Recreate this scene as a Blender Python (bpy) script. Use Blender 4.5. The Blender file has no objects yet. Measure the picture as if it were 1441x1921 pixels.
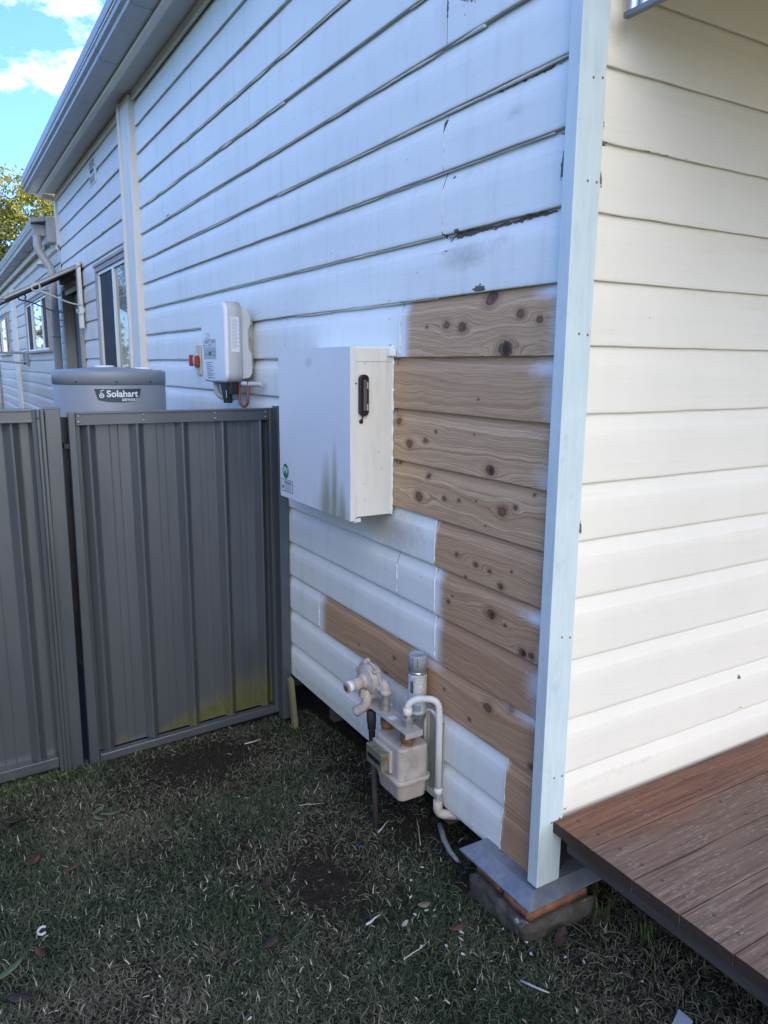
import bpy, bmesh, math, random
import numpy as np
from mathutils import Vector, Matrix, noise as mnoise

SC = bpy.context.scene
COL = SC.collection
rnd = random.Random(7)
rs = np.random.RandomState(11)

# ------------------------------------------------------------------ camera
CAM_LOC = Vector((-1.4011, -1.43647, 1.60))
YAW, PITCH, ROLL = math.radians(30.742), math.radians(11.054), math.radians(0.457)
cam = bpy.data.cameras.new("camera"); camo = bpy.data.objects.new("camera", cam); COL.objects.link(camo)
_f = Vector((math.sin(YAW)*math.cos(PITCH), math.cos(YAW)*math.cos(PITCH), -math.sin(PITCH)))
_r = Vector((math.cos(YAW), -math.sin(YAW), 0)); _u = _r.cross(_f)
_r2 = _r*math.cos(ROLL)+_u*math.sin(ROLL); _u2 = _r2.cross(_f)
M = Matrix((_r2, _u2, -_f)).transposed().to_4x4(); M.translation = CAM_LOC
camo.matrix_world = M
cam.sensor_fit = 'HORIZONTAL'; cam.sensor_width = 36.0; cam.lens = 36.0*1402.9/1441.0
cam.clip_start = 0.02; cam.clip_end = 2000
SC.camera = camo

# ------------------------------------------------------------------ world, sun, exposure
SUN_DIR = Vector((0.96, 0.14, 0.70)).normalized()      # direction towards the sun
SUN_EL = math.asin(SUN_DIR.z)
SUN_AZ = math.atan2(SUN_DIR.x, SUN_DIR.y)               # clockwise from +Y
W = bpy.data.worlds.new("World"); SC.world = W; W.use_nodes = True
wt = W.node_tree; wt.nodes.clear()
def wn(t, **k):
    n = wt.nodes.new(t)
    for a, b in k.items(): setattr(n, a, b)
    return n
w_out = wn('ShaderNodeOutputWorld'); w_bg = wn('ShaderNodeBackground'); w_bg.inputs['Strength'].default_value = 0.15
w_sky = wn('ShaderNodeTexSky', sky_type='NISHITA', sun_disc=False, sun_elevation=SUN_EL, sun_rotation=SUN_AZ)
w_sky.air_density = 0.9; w_sky.dust_density = 0.15; w_sky.ozone_density = 3.0
w_tc = wn('ShaderNodeTexCoord')
w_dot = wn('ShaderNodeVectorMath', operation='DOT_PRODUCT')
_cd = Vector((0.105, 0.932, 0.345)).normalized()
w_dot.inputs[1].default_value = _cd
w_mr = wn('ShaderNodeMapRange'); w_mr.inputs['From Min'].default_value = 0.990; w_mr.inputs['From Max'].default_value = 0.9985
w_mr.inputs['To Min'].default_value = -0.25; w_mr.inputs['To Max'].default_value = 0.17
w_map = wn('ShaderNodeMapping'); w_map.inputs['Scale'].default_value = (1, 1, 1.7)
w_no = wn('ShaderNodeTexNoise'); w_no.inputs['Scale'].default_value = 13.0; w_no.inputs['Detail'].default_value = 9; w_no.inputs['Roughness'].default_value = 0.62
w_add = wn('ShaderNodeMath', operation='ADD')
w_cr = wn('ShaderNodeMapRange'); w_cr.inputs['From Min'].default_value = 0.60; w_cr.inputs['From Max'].default_value = 0.88; w_cr.clamp = True
w_mix = wn('ShaderNodeMix', data_type='RGBA'); w_mix.inputs[7].default_value = (5.6, 5.8, 6.1, 1)
L = wt.links.new
w_tint = wn('ShaderNodeMix', data_type='RGBA', blend_type='MULTIPLY'); w_tint.inputs[0].default_value = 1.0; w_tint.inputs[7].default_value = (.55, .735, 1.08, 1)
L(w_sky.outputs[0], w_tint.inputs[6])
# unseen bright cloud bank, added on the verandah side to brighten the front wall
w_dot2 = wn('ShaderNodeVectorMath', operation='DOT_PRODUCT'); w_dot2.inputs[1].default_value = Vector((-0.1, -0.93, 0.33)).normalized()
w_mr2 = wn('ShaderNodeMapRange'); w_mr2.inputs['From Min'].default_value = 0.45; w_mr2.inputs['From Max'].default_value = 0.85; w_mr2.inputs['To Min'].default_value = -0.3; w_mr2.inputs['To Max'].default_value = 0.14
w_n2 = wn('ShaderNodeTexNoise'); w_n2.inputs['Scale'].default_value = 2.6; w_n2.inputs['Detail'].default_value = 8; w_n2.inputs['Roughness'].default_value = 0.6
w_add2 = wn('ShaderNodeMath', operation='ADD'); w_cr2 = wn('ShaderNodeMapRange'); w_cr2.inputs['From Min'].default_value = 0.45; w_cr2.inputs['From Max'].default_value = 0.68
w_mix2 = wn('ShaderNodeMix', data_type='RGBA'); w_mix2.inputs[7].default_value = (8.6, 8.3, 8.1, 1)
L(w_tc.outputs['Generated'], w_dot2.inputs[0]); L(w_dot2.outputs['Value'], w_mr2.inputs['Value']); L(w_tc.outputs['Generated'], w_n2.inputs['Vector'])
L(w_mr2.outputs[0], w_add2.inputs[0]); L(w_n2.outputs['Fac'], w_add2.inputs[1]); L(w_add2.outputs[0], w_cr2.inputs['Value']); L(w_cr2.outputs[0], w_mix2.inputs[0])
L(w_tc.outputs['Generated'], w_dot.inputs[0]); L(w_dot.outputs['Value'], w_mr.inputs['Value'])
L(w_tc.outputs['Generated'], w_map.inputs['Vector']); L(w_map.outputs[0], w_no.inputs['Vector'])
L(w_mr.outputs[0], w_add.inputs[0]); L(w_no.outputs['Fac'], w_add.inputs[1]); L(w_add.outputs[0], w_cr.inputs['Value'])
L(w_cr.outputs[0], w_mix.inputs[0]); L(w_tint.outputs[2], w_mix.inputs[6]); L(w_mix.outputs[2], w_mix2.inputs[6]); L(w_mix2.outputs[2], w_bg.inputs['Color'])
L(w_bg.outputs[0], w_out.inputs['Surface'])

sun = bpy.data.lights.new("sun", 'SUN'); sun.energy = 5.0; sun.angle = math.radians(0.5); sun.color = (1.0, 0.93, 0.80)
suno = bpy.data.objects.new("sun", sun); COL.objects.link(suno)
suno.rotation_mode = 'QUATERNION'; suno.rotation_quaternion = SUN_DIR.to_track_quat('Z', 'Y')
suno.location = (5, 5, 12)
vs = SC.view_settings; vs.view_transform = 'Standard'; vs.look = 'None'; vs.gamma = 1.0; vs.exposure = 1.68
SC.view_settings.use_curve_mapping = False

# ------------------------------------------------------------------ helpers
class NT:
    def __init__(s, name):
        s.m = bpy.data.materials.new(name); s.m.use_nodes = True; s.t = s.m.node_tree; s.t.nodes.clear()
        s.out = s.n('ShaderNodeOutputMaterial'); s.b = s.n('ShaderNodeBsdfPrincipled'); s.l(s.b.outputs[0], s.out.inputs[0])
    def n(s, t, **k):
        n = s.t.nodes.new(t)
        for a, b in k.items(): setattr(n, a, b)
        return n
    def l(s, a, b): s.t.links.new(a, b)
    def set(s, sock, v):
        if hasattr(v, 'links'): s.l(v, sock)
        else: sock.default_value = v
    def obj(s): return s.n('ShaderNodeTexCoord').outputs['Object']
    def mapping(s, vec, scale=(1,1,1), loc=(0,0,0)):
        m = s.n('ShaderNodeMapping'); s.l(vec, m.inputs['Vector']); m.inputs['Scale'].default_value = scale; m.inputs['Location'].default_value = loc
        return m.outputs[0]
    def noise(s, vec, scale=5, detail=4, rough=.55, dist=0, dim='3D', w=None):
        n = s.n('ShaderNodeTexNoise', noise_dimensions=dim)
        if vec is not None and dim != '1D': s.l(vec, n.inputs['Vector'])
        if w is not None: s.l(w, n.inputs['W'])
        n.inputs['Scale'].default_value = scale; n.inputs['Detail'].default_value = detail; n.inputs['Roughness'].default_value = rough; n.inputs['Distortion'].default_value = dist
        return n.outputs['Fac']
    def math(s, op, a, b=0.0, c=None, clamp=False):
        m = s.n('ShaderNodeMath', operation=op); m.use_clamp = clamp
        s.set(m.inputs[0], a); s.set(m.inputs[1], b)
        if c is not None: s.set(m.inputs[2], c)
        return m.outputs[0]
    def mr(s, v, a, b, c=0., d=1., smooth=False):
        m = s.n('ShaderNodeMapRange'); m.clamp = True
        if smooth: m.interpolation_type = 'SMOOTHSTEP'
        s.set(m.inputs['Value'], v)
        for k, x in zip(('From Min', 'From Max', 'To Min', 'To Max'), (a, b, c, d)): m.inputs[k].default_value = x
        return m.outputs[0]
    def mix(s, f, a, b, mode='MIX'):
        m = s.n('ShaderNodeMix', data_type='RGBA', blend_type=mode); m.clamp_result = False
        s.set(m.inputs[0], f)
        for i, v in ((6, a), (7, b)):
            if hasattr(v, 'links'): s.l(v, m.inputs[i])
            else: m.inputs[i].default_value = (*v[:3], 1)
        return m.outputs[2]
    def attr(s, name, vec=False):
        a = s.n('ShaderNodeAttribute', attribute_name=name)
        return a.outputs['Color' if vec else 'Fac']
    def bump(s, h, dist=.001, strength=1., normal=None):
        b = s.n('ShaderNodeBump'); b.inputs['Strength'].default_value = strength; b.inputs['Distance'].default_value = dist
        s.l(h, b.inputs['Height'])
        if normal is not None: s.l(normal, b.inputs['Normal'])
        return b.outputs[0]
    def fin(s, col=None, rough=.5, normal=None, metal=0., spec=.5, **kw):
        if col is not None:
            if hasattr(col, 'links'): s.l(col, s.b.inputs['Base Color'])
            else: s.b.inputs['Base Color'].default_value = (*col[:3], 1)
        s.set(s.b.inputs['Roughness'], rough); s.set(s.b.inputs['Metallic'], metal)
        s.b.inputs['Specular IOR Level'].default_value = spec
        if normal is not None: s.l(normal, s.b.inputs['Normal'])
        for k, v in kw.items(): s.set(s.b.inputs[k], v)
        return s.m

def simple(name, col, rough=.5, metal=0., var=.12, nscale=6., bump=.0004, bscale=60., spec=.5, dirt=None, dirtamt=.3, stretch=(1,1,1)):
    t = NT(name); o = t.mapping(t.obj(), stretch)
    n = t.noise(o, nscale, 5, .6)
    c = t.mix(t.mr(n, .3, .7), tuple(x*(1-var) for x in col), tuple(min(1, x*(1+var)) for x in col))
    if dirt is not None:
        n2 = t.noise(t.mapping(t.obj(), stretch, (3, 1, 5)), nscale*1.7, 7, .7)
        c = t.mix(t.mr(n2, .5, .72, 0, dirtamt), c, dirt)
    b = t.bump(t.noise(o, bscale, 4, .6), bump) if bump else None
    return t.fin(c, t.mr(n, .3, .7, max(0, rough-.06), min(1, rough+.08)), b, metal, spec)

class MB:
    def __init__(s): s.v = []; s.f = []; s.sm = []
    def add(s, vs, fs, smooth=False, M=None):
        o = len(s.v)
        for p in vs:
            p = Vector(p)
            if M is not None: p = M @ p
            s.v.append(tuple(p))
        for f in fs: s.f.append(tuple(i+o for i in f)); s.sm.append(smooth)
        return s
    def box(s, a, b, M=None):
        x0, y0, z0 = a; x1, y1, z1 = b
        if x0 > x1: x0, x1 = x1, x0
        if y0 > y1: y0, y1 = y1, y0
        if z0 > z1: z0, z1 = z1, z0
        V = [(x0,y0,z0),(x1,y0,z0),(x1,y1,z0),(x0,y1,z0),(x0,y0,z1),(x1,y0,z1),(x1,y1,z1),(x0,y1,z1)]
        return s.add(V, [(0,3,2,1),(4,5,6,7),(0,1,5,4),(1,2,6,5),(2,3,7,6),(3,0,4,7)], M=M)
    def hexa(s, V): return s.add(V, [(0,3,2,1),(4,5,6,7),(0,1,5,4),(1,2,6,5),(2,3,7,6),(3,0,4,7)])
    def prism(s, pts, h0, h1, axis='z', M=None, smooth=False):
        def P(a, b, h): return {'z': (a, b, h), 'y': (a, h, b), 'x': (h, a, b)}[axis]
        n = len(pts)
        V = [P(a, b, h0) for a, b in pts]+[P(a, b, h1) for a, b in pts]
        o = len(s.v); s.add(V, [tuple(range(n))[::-1], tuple(range(n, 2*n))], M=M)
        for i in range(n):
            j = (i+1) % n; s.f.append((o+i, o+j, o+n+j, o+n+i)); s.sm.append(smooth)
        return s
    def lathe(s, prof, base, axis, seg=32, smooth=True):
        base = Vector(base); ax = Vector(axis).normalized()
        a = ax.orthogonal().normalized(); b = ax.cross(a)
        o = len(s.v); n = len(prof)
        for r, h in prof:
            for k in range(seg):
                t = 2*math.pi*k/seg; s.v.append(tuple(base+ax*h+(a*math.cos(t)+b*math.sin(t))*r))
        for i in range(n-1):
            for k in range(seg):
                k2 = (k+1) % seg; s.f.append((o+i*seg+k, o+i*seg+k2, o+(i+1)*seg+k2, o+(i+1)*seg+k)); s.sm.append(smooth)
        s.f.append(tuple(o+k for k in range(seg))[::-1]); s.sm.append(False)
        s.f.append(tuple(o+(n-1)*seg+k for k in range(seg))); s.sm.append(False)
        return s
    def tube(s, path, r, seg=14, cap=True):
        P = [Vector(p) for p in path]; rr = r if isinstance(r, (list, tuple)) else [r]*len(P)
        T = []
        for i in range(len(P)):
            t = (P[min(i+1, len(P)-1)]-P[max(i-1, 0)]).normalized(); T.append(t)
        a = T[0].orthogonal().normalized(); o = len(s.v)
        for i, p in enumerate(P):
            a = (a-T[i]*a.dot(T[i])).normalized(); b = T[i].cross(a)
            for k in range(seg):
                t = 2*math.pi*k/seg; s.v.append(tuple(p+(a*math.cos(t)+b*math.sin(t))*rr[i]))
        for i in range(len(P)-1):
            for k in range(seg):
                k2 = (k+1) % seg; s.f.append((o+i*seg+k, o+i*seg+k2, o+(i+1)*seg+k2, o+(i+1)*seg+k)); s.sm.append(True)
        if cap:
            s.f.append(tuple(o+k for k in range(seg))[::-1]); s.sm.append(False)
            s.f.append(tuple(o+(len(P)-1)*seg+k for k in range(seg))); s.sm.append(False)
        return s

def SPLIT(name, mb, mat, parent, bevel=0, seg=2):
    # one object for every disconnected piece collected in mb
    n = len(mb.v); p = list(range(n))
    def find(a):
        while p[a] != a: p[a] = p[p[a]]; a = p[a]
        return a
    for f in mb.f:
        r = find(f[0])
        for i in f[1:]: p[find(i)] = r
    G = {}
    for fi, f in enumerate(mb.f): G.setdefault(find(f[0]), []).append(fi)
    out = []
    for g in G.values():
        q = MB(); mp = {}
        for fi in g:
            for i in mb.f[fi]:
                if i not in mp: mp[i] = len(q.v); q.v.append(mb.v[i])
            q.f.append(tuple(mp[i] for i in mb.f[fi])); q.sm.append(mb.sm[fi])
        out.append(build(name, q, mat, parent, bevel, seg))
    return out
def link(o, parent=None):
    COL.objects.link(o)
    if parent is not None:
        o.parent = parent
        m = Matrix.Identity(4); p = parent
        tot = Vector((0, 0, 0))
        while p is not None: tot += p.location; p = p.parent if p.parent is None or True else None
        # only the root carries an offset; keep mesh coordinates in world space
        root = parent
        while root.parent is not None: root = root.parent
        if parent is root: o.matrix_parent_inverse = Matrix.Translation(-root.location)
    return o
def build(name, mb, mat, parent=None, bevel=0, seg=2, shade=None, wn_=True):
    me = bpy.data.meshes.new(name); me.from_pydata(mb.v, [], mb.f); me.update()
    me.polygons.foreach_set('use_smooth', [bool(x) if shade is None else shade for x in mb.sm])
    bm = bmesh.new(); bm.from_mesh(me); bmesh.ops.recalc_face_normals(bm, faces=bm.faces); bm.to_mesh(me); bm.free()
    me.materials.append(mat)
    o = bpy.data.objects.new(name, me); link(o, parent)
    if bevel:
        b = o.modifiers.new('bevel', 'BEVEL'); b.width = bevel; b.segments = seg; b.limit_method = 'ANGLE'; b.angle_limit = math.radians(35)
        b.harden_normals = False
    return o
def tag(o, label, cat, group=None, kind=None):
    if label: o['label'] = label
    if cat: o['category'] = cat
    if group: o['group'] = group
    if kind: o['kind'] = kind
    return o
def thing(name, loc, label, cat, group=None):
    o = bpy.data.objects.new(name, None); o.location = loc; COL.objects.link(o); o.empty_display_size = .1
    return tag(o, label, cat, group)
def arc(c, r, a0, a1, n, ax1, ax2):
    c = Vector(c); ax1 = Vector(ax1); ax2 = Vector(ax2)
    return [c+ax1*(r*math.cos(a0+(a1-a0)*i/n))+ax2*(r*math.sin(a0+(a1-a0)*i/n)) for i in range(n+1)]
def bend_path(pts, r, n=7):
    P = [Vector(p) for p in pts]; out = [P[0]]
    for i in range(1, len(P)-1):
        a = (P[i-1]-P[i]); b = (P[i+1]-P[i]); d = min(r, a.length*.49, b.length*.49)
        p0 = P[i]+a.normalized()*d; p1 = P[i]+b.normalized()*d
        for k in range(n+1):
            t = k/n; out.append(p0*(1-t)**2+P[i]*2*t*(1-t)+p1*t*t)
    out.append(P[-1]); return out
def text(name, s, size, fn, mat, parent, bold=0.0, align='CENTER', ext=0.0):
    cu = bpy.data.curves.new(name, 'FONT'); cu.body = s; cu.size = size; cu.align_x = align; cu.align_y = 'CENTER'; cu.offset = bold; cu.resolution_u = 3
    to = bpy.data.objects.new(name, cu); COL.objects.link(to)
    dg = bpy.context.evaluated_depsgraph_get(); me = bpy.data.meshes.new_from_object(to.evaluated_get(dg))
    bpy.data.objects.remove(to); bpy.data.curves.remove(cu)
    for v in me.vertices: v.co = fn(v.co.x, v.co.y)
    me.materials.clear(); me.materials.append(mat); me.name = name
    o = bpy.data.objects.new(name, me); return link(o, parent)
def fquad(name, pts2, fn, mat, parent):
    mb = MB(); mb.add([fn(a, b) for a, b in pts2], [tuple(range(len(pts2)))]); return build(name, mb, mat, parent)

def gz(x, y):
    z = -.02-.08*max(-.25, min(y, 2.0))
    return z + .006*mnoise.noise(Vector((x*1.7, y*1.7, 3.1)))+.003*mnoise.noise(Vector((x*7, y*7, 1.1)))

# ------------------------------------------------------------------ materials
def paint_boards(name, col, horiz=(3, 3, 70), grime=(.30, .29, .24), undc=(.27, .25, .19), stk=.24):
    t = NT(name); o = t.obj()
    big = t.noise(o, 1.3, 4, .6); c = t.mix(t.mr(big, .35, .7), col, tuple(x*.93 for x in col))
    st = t.noise(t.mapping(o, (14, 14, 1.6)), 1.0, 6, .7); c = t.mix(t.mr(st, .52, .78, 0, stk), c, grime)
    gr = t.noise(t.mapping(o, horiz), 1.0, 6, .65)
    c = t.mix(t.mr(gr, .56, .72, 0, .11), c, grime)
    g2 = t.noise(t.mapping(o, (6, 6, 30), (4, 2, 1)), 1.0, 8, .75)
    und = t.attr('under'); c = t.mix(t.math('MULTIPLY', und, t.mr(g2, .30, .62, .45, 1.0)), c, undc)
    fine = t.noise(o, 38, 5, .8)
    # chips: attribute blob broken up by noise
    ch = t.math('ADD', t.attr('chip'), t.math('MULTIPLY', t.math('SUBTRACT', t.noise(t.mapping(o, (40, 40, 110)), 1.0, 4, .7), .5), 1.5))
    chm = t.mr(ch, .60, .66)
    woodc = t.mix(t.noise(t.mapping(o, (10, 10, 160)), 1., 4), (.07, .055, .045), (.20, .15, .12))
    # tiny random pocks
    vo = t.n('ShaderNodeTexVoronoi'); t.l(t.mapping(o, (1, 1, 1)), vo.inputs['Vector']); vo.inputs['Scale'].default_value = 17
    vr = t.n('ShaderNodeSeparateColor'); t.l(vo.outputs['Color'], vr.inputs[0])
    pock = t.math('MULTIPLY', t.math('LESS_THAN', vo.outputs['Distance'], .055), t.math('GREATER_THAN', vr.outputs[0], .93))
    c = t.mix(t.math('MULTIPLY', pock, .7), c, (.13, .12, .11))
    c = t.mix(chm, c, woodc)
    dm = t.mr(t.math('ADD', t.attr('dirt'), t.math('MULTIPLY', t.math('SUBTRACT', fine, .5), .8)), .35, 1.1, 0, .75)
    c = t.mix(dm, c, grime)
    h = t.math('ADD', t.math('MULTIPLY', gr, .55), t.math('MULTIPLY', t.noise(t.mapping(o, (9, 9, 24)), 1.0, 5, .6), .9))
    h = t.math('SUBTRACT', h, t.math('MULTIPLY', chm, .9)); h = t.math('SUBTRACT', h, t.math('MULTIPLY', pock, 1.))
    crk = t.noise(t.mapping(o, (5, 5, 260), (7, 3, 1)), 1., 3, .5); cm = t.mr(crk, .72, .76, 0, 1)
    h = t.math('SUBTRACT', h, t.math('MULTIPLY', cm, .35)); c = t.mix(t.math('MULTIPLY', cm, .22), c, (.2, .19, .17))
    n = t.bump(h, .0016, .8)
    return t.fin(c, t.mr(gr, .3, .7, .42, .6), n, 0, .4)
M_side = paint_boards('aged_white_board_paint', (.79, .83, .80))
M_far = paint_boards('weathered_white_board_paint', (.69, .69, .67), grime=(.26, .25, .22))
M_front = paint_boards('bounce_warmed_cream_paint', (.83, .79, .69), grime=(.40, .34, .24), undc=(.60, .54, .42), stk=.05)  # cream base colour also carries the warm bounce light under the verandah

def timber():
    t = NT('bare_knotty_pine'); o = t.obj(); g = t.attr('grain'); k = t.attr('knot'); kd = t.attr('kdist'); tone = t.attr('tone')
    fib = t.noise(t.mapping(o, (9, 9, 420)), 1.0, 4, .6)
    fib2 = t.noise(t.mapping(o, (2.5, 2.5, 60)), 1.0, 5, .65)
    gg = t.math('ADD', g, t.math('MULTIPLY', t.math('SUBTRACT', t.noise(t.mapping(o, (6, 6, 14)), 1., 3), .5), .010))
    r1 = t.noise(None, 1.0, 2, .5, dim='1D', w=t.math('MULTIPLY', gg, 330))
    r2 = t.noise(None, 1.0, 3, .6, dim='1D', w=t.math('MULTIPLY', gg, 60))
    line = t.mr(r1, .50, .66, 0, 1)
    c = t.mix(t.mr(r2, .35, .65), (.50, .32, .175), (.68, .475, .285))
    c = t.mix(t.math('MULTIPLY', line, .60), c, (.20, .105, .055))
    c = t.mix(t.mr(fib, .42, .70, 0, .45), c, (.21, .13, .08))
    c = t.mix(t.mr(fib2, .4, .8, 0, .25), c, (.58, .44, .30))
    c = t.mix(tone, c, (.31, .165, .10))
    rings = t.math('MULTIPLY', t.mr(t.math('FRACT', t.math('MULTIPLY', t.math('ADD', kd, t.math('MULTIPLY', t.noise(o, 60, 2), .5)), 2.6)), .0, .45, 1, 0), t.mr(kd, 1.1, 2.6, .55, 0))
    c = t.mix(rings, c, (.16, .085, .05)); halo = t.mr(kd, 1.0, 2.0, .45, 0); c = t.mix(halo, c, (.20, .105, .062))
    kdn = t.math('ADD', kd, t.math('MULTIPLY', t.math('SUBTRACT', t.noise(o, 85, 4, .6), .5), 1.0)); kn = t.mr(kdn, .86, 1.0, 1, 0); rim = t.math('MULTIPLY', t.mr(kdn, .60, .86), kn)
    kcol = t.mix(t.mr(t.math('FRACT', t.math('MULTIPLY', kd, 3.2)), .2, .8), (.13, .068, .042), (.23, .125, .075)); kcol = t.mix(t.mr(kdn, .62, .9, 0, .75), kcol, (.055, .028, .018))
    c = t.mix(kn, c, kcol)
    dk = t.mr(t.math('ADD', k, t.math('MULTIPLY', t.math('SUBTRACT', t.noise(t.mapping(o, (60, 60, 60)), 1., 4, .7), .5), .9)), .5, .9)
    c = t.mix(dk, c, (.045, .027, .02))
    # nail holes + white overspray
    nl = t.attr('nail'); c = t.mix(t.mr(nl, .4, .8), c, (.03, .025, .02))
    sp = t.attr('spray'); spm = t.mr(t.math('ADD', sp, t.math('MULTIPLY', t.math('SUBTRACT', t.noise(o, 26, 7, .75), .5), .55)), .08, .95, 0, .96)
    c = t.mix(spm, c, (.74, .76, .78))
    h = t.math('ADD', t.math('MULTIPLY', line, -.4), t.math('MULTIPLY', fib, .5)); h = t.math('SUBTRACT', h, t.math('MULTIPLY', kn, .5)); h = t.math('SUBTRACT', h, t.math('MULTIPLY', dk, .8))
    return t.fin(c, .62, t.bump(h, .0005, .6), 0, .3)
M_timber = timber()

def mk_trim():
    t = NT('primed_corner_trim'); o = t.obj()
    n = t.noise(t.mapping(o, (60, 60, 5)), 1., 6, .7); b = t.noise(o, 4, 4, .6)
    c = t.mix(t.mr(n, .4, .7, 0, .55), (.57, .67, .69), (.42, .55, .59))
    c = t.mix(t.mr(b, .45, .7, 0, .45), c, (.68, .77, .78))
    p = t.noise(t.mapping(o, (30, 30, 14), (3, 3, 3)), 1., 6, .7); c = t.mix(t.mr(p, .62, .75, 0, .45), c, (.34, .42, .44))
    sc = t.noise(t.mapping(o, (300, 60, 40), (1, 1, 4)), 1., 2, .5); c = t.mix(t.mr(sc, .70, .74, 0, .3), c, (.25, .31, .34))
    dn = t.noise(t.mapping(o, (14, 14, 5), (5, 2, 8)), 1., 7, .75); c = t.mix(t.mr(dn, .58, .72, 0, .5), c, (.36, .43, .45)); c = t.mix(t.mr(t.noise(o, 120, 3), .73, .77, 0, .6), c, (.22, .26, .28))
    return t.fin(c, .5, t.bump(n, .0006, .6), 0, .4)
M_trim = mk_trim()
M_white = simple('white_gloss_paint', (.74, .74, .71), .4, var=.04, dirt=(.4, .38, .32), dirtamt=.25)
M_eave = simple('cream_eave_paint', (.72, .68, .58), .5, var=.06, dirt=(.35, .31, .24), dirtamt=.35, stretch=(1, .4, 1))
M_gutter = simple('grey_painted_steel', (.36, .37, .37), .38, var=.06, dirt=(.2, .19, .17), dirtamt=.3, bump=.0002)
M_gutlip = simple('pale_gutter_lip', (.58, .57, .53), .4, var=.08, dirt=(.2, .18, .15), dirtamt=.4)
M_soffit = simple('soffit_paint', (.56, .53, .47), .6, var=.06)
M_post = simple('cream_cover_board', (.70, .68, .62), .5, var=.05, dirt=(.4, .38, .33), dirtamt=.25, stretch=(1, 1, .2))
M_dark = simple('dark_void', (.015, .014, .013), .9, var=.2)
M_roof = simple('grey_steel_roof', (.30, .31, .32), .4, var=.1)
M_alu = simple('white_aluminium_frame', (.78, .80, .82), .35, var=.03, bump=.0)
M_sill = simple('grey_weathered_timber_frame', (.36, .35, .33), .7, var=.15, dirt=(.2, .19, .17), stretch=(3, 3, .5))
M_dgrey = simple('dark_grey_door_paint', (.075, .085, .105), .5, var=.12)

def mk_glass(name, base, rough=.03, rip=0.):
    t = NT(name); o = t.obj()
    n = t.bump(t.noise(t.mapping(o, (1, 1, 1)), 95 if rip else 2, 2), .004 if rip else .0015, .5)
    return t.fin(base, rough, n, 0, .9, **{'Coat Weight': .6, 'Coat Roughness': .02})
M_glass = mk_glass('window_glass', (.02, .028, .032)); M_obsc = mk_glass('obscure_window_glass', (.05, .075, .075), .08, 1)
M_screen = simple('dark_insect_screen', (.018, .022, .032), .7, var=.15)

def mk_fence():
    t = NT('grey_steel_fence_paint'); o = t.obj()
    n = t.noise(t.mapping(o, (4, 4, .8)), 1.0, 5, .6)
    c = t.mix(t.mr(n, .35, .7), (.105, .118, .135), (.135, .148, .165))
    # moss creeping up the foot of the sheet
    m = t.math('ADD', t.attr('moss'), t.math('MULTIPLY', t.math('SUBTRACT', t.noise(t.mapping(o, (24, 24, 13)), 1.0, 6, .7), .5), 1.25))
    mm = t.mr(m, .38, 1.0); c = t.mix(mm, c, t.mix(t.noise(o, 40, 3), (.075, .080, .030), (.17, .165, .055)))
    s = t.noise(t.mapping(o, (30, 30, 170), (1, 5, 1)), 1.0, 2, .4); c = t.mix(t.mr(s, .76, .79, 0, .15), c, (.3, .3, .3))
    d = t.noise(t.mapping(o, (9, 9, 5)), 1.0, 8, .75); c = t.mix(t.mr(d, .55, .8, 0, .25), c, (.16, .15, .13))
    rr = t.math('ADD', t.mr(n, .3, .7, .30, .38), t.math('MULTIPLY', mm, .4), clamp=True)
    return t.fin(c, rr, t.bump(t.noise(o, 220, 2), .0002, .3), .45, .6)
M_fence = mk_fence()
M_rivet = simple('steel_rivet', (.35, .35, .36), .35, metal=.7)

def mk_box():
    t = NT('meter_box_paint'); o = t.obj()
    n = t.noise(o, 3, 4, .6); c = t.mix(t.mr(n, .3, .7), (.67, .70, .715), (.73, .745, .74))
    st = t.noise(t.mapping(o, (30, 55, 2.2)), 1.0, 5, .7); at = t.attr('moss')
    mm = t.mr(t.math('MULTIPLY', at, t.mr(st, .25, .70, .35, 1.0)), .15, 1.0, 0, .85)
    c = t.mix(mm, c, t.mix(t.noise(o, 60, 3), (.34, .36, .24), (.17, .19, .11)))
    s2 = t.noise(t.mapping(o, (12, 26, 1.2), (2, 2, 2)), 1.0, 4, .6); c = t.mix(t.mr(s2, .62, .85, 0, .25), c, (.42, .46, .45))
    sp = t.noise(o, 130, 2); c = t.mix(t.mr(sp, .76, .80, 0, .35), c, (.2, .18, .15))
    return t.fin(c, .45, t.bump(t.noise(o, 90, 3), .0002, .4), 0, .45)
M_box = mk_box()
M_boxside = simple('meter_box_cream_side', (.73, .73, .68), .45, var=.04, dirt=(.42, .38, .28), dirtamt=.35, stretch=(3, 3, .4))
M_black = simple('black_plastic', (.012, .012, .014), .35, var=.2)
M_blackr = simple('black_rubber', (.02, .02, .022), .7, var=.2)
M_hgrey = simple('worn_grey_handle', (.11, .095, .085), .4, var=.2)
M_ink = simple('white_ink', (.75, .77, .8), .6, var=.02, bump=0)
M_dink = simple('dark_ink', (.04, .06, .10), .6, var=.05, bump=0)
M_green = simple('green_sticker', (.012, .22, .11), .4, var=.06, bump=0)
M_stick = simple('white_sticker', (.66, .70, .74), .45, var=.03, bump=0)
M_inv = simple('white_inverter_case', (.72, .75, .78), .35, var=.02, bump=.0001)
M_invg = simple('grey_inverter_panel', (.34, .38, .44), .4, var=.03)
M_invs = simple('pale_grey_inverter_side', (.52, .53, .54), .45, var=.04)
M_red = simple('red_switch_plastic', (.36, .035, .02), .4, var=.1)
M_beige = simple('beige_switch_base', (.52, .50, .40), .5, var=.06)
M_orange = simple('orange_conduit', (.22, .065, .035), .5, var=.15)
M_cond = simple('grey_conduit', (.50, .54, .56), .5, var=.08)
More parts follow.
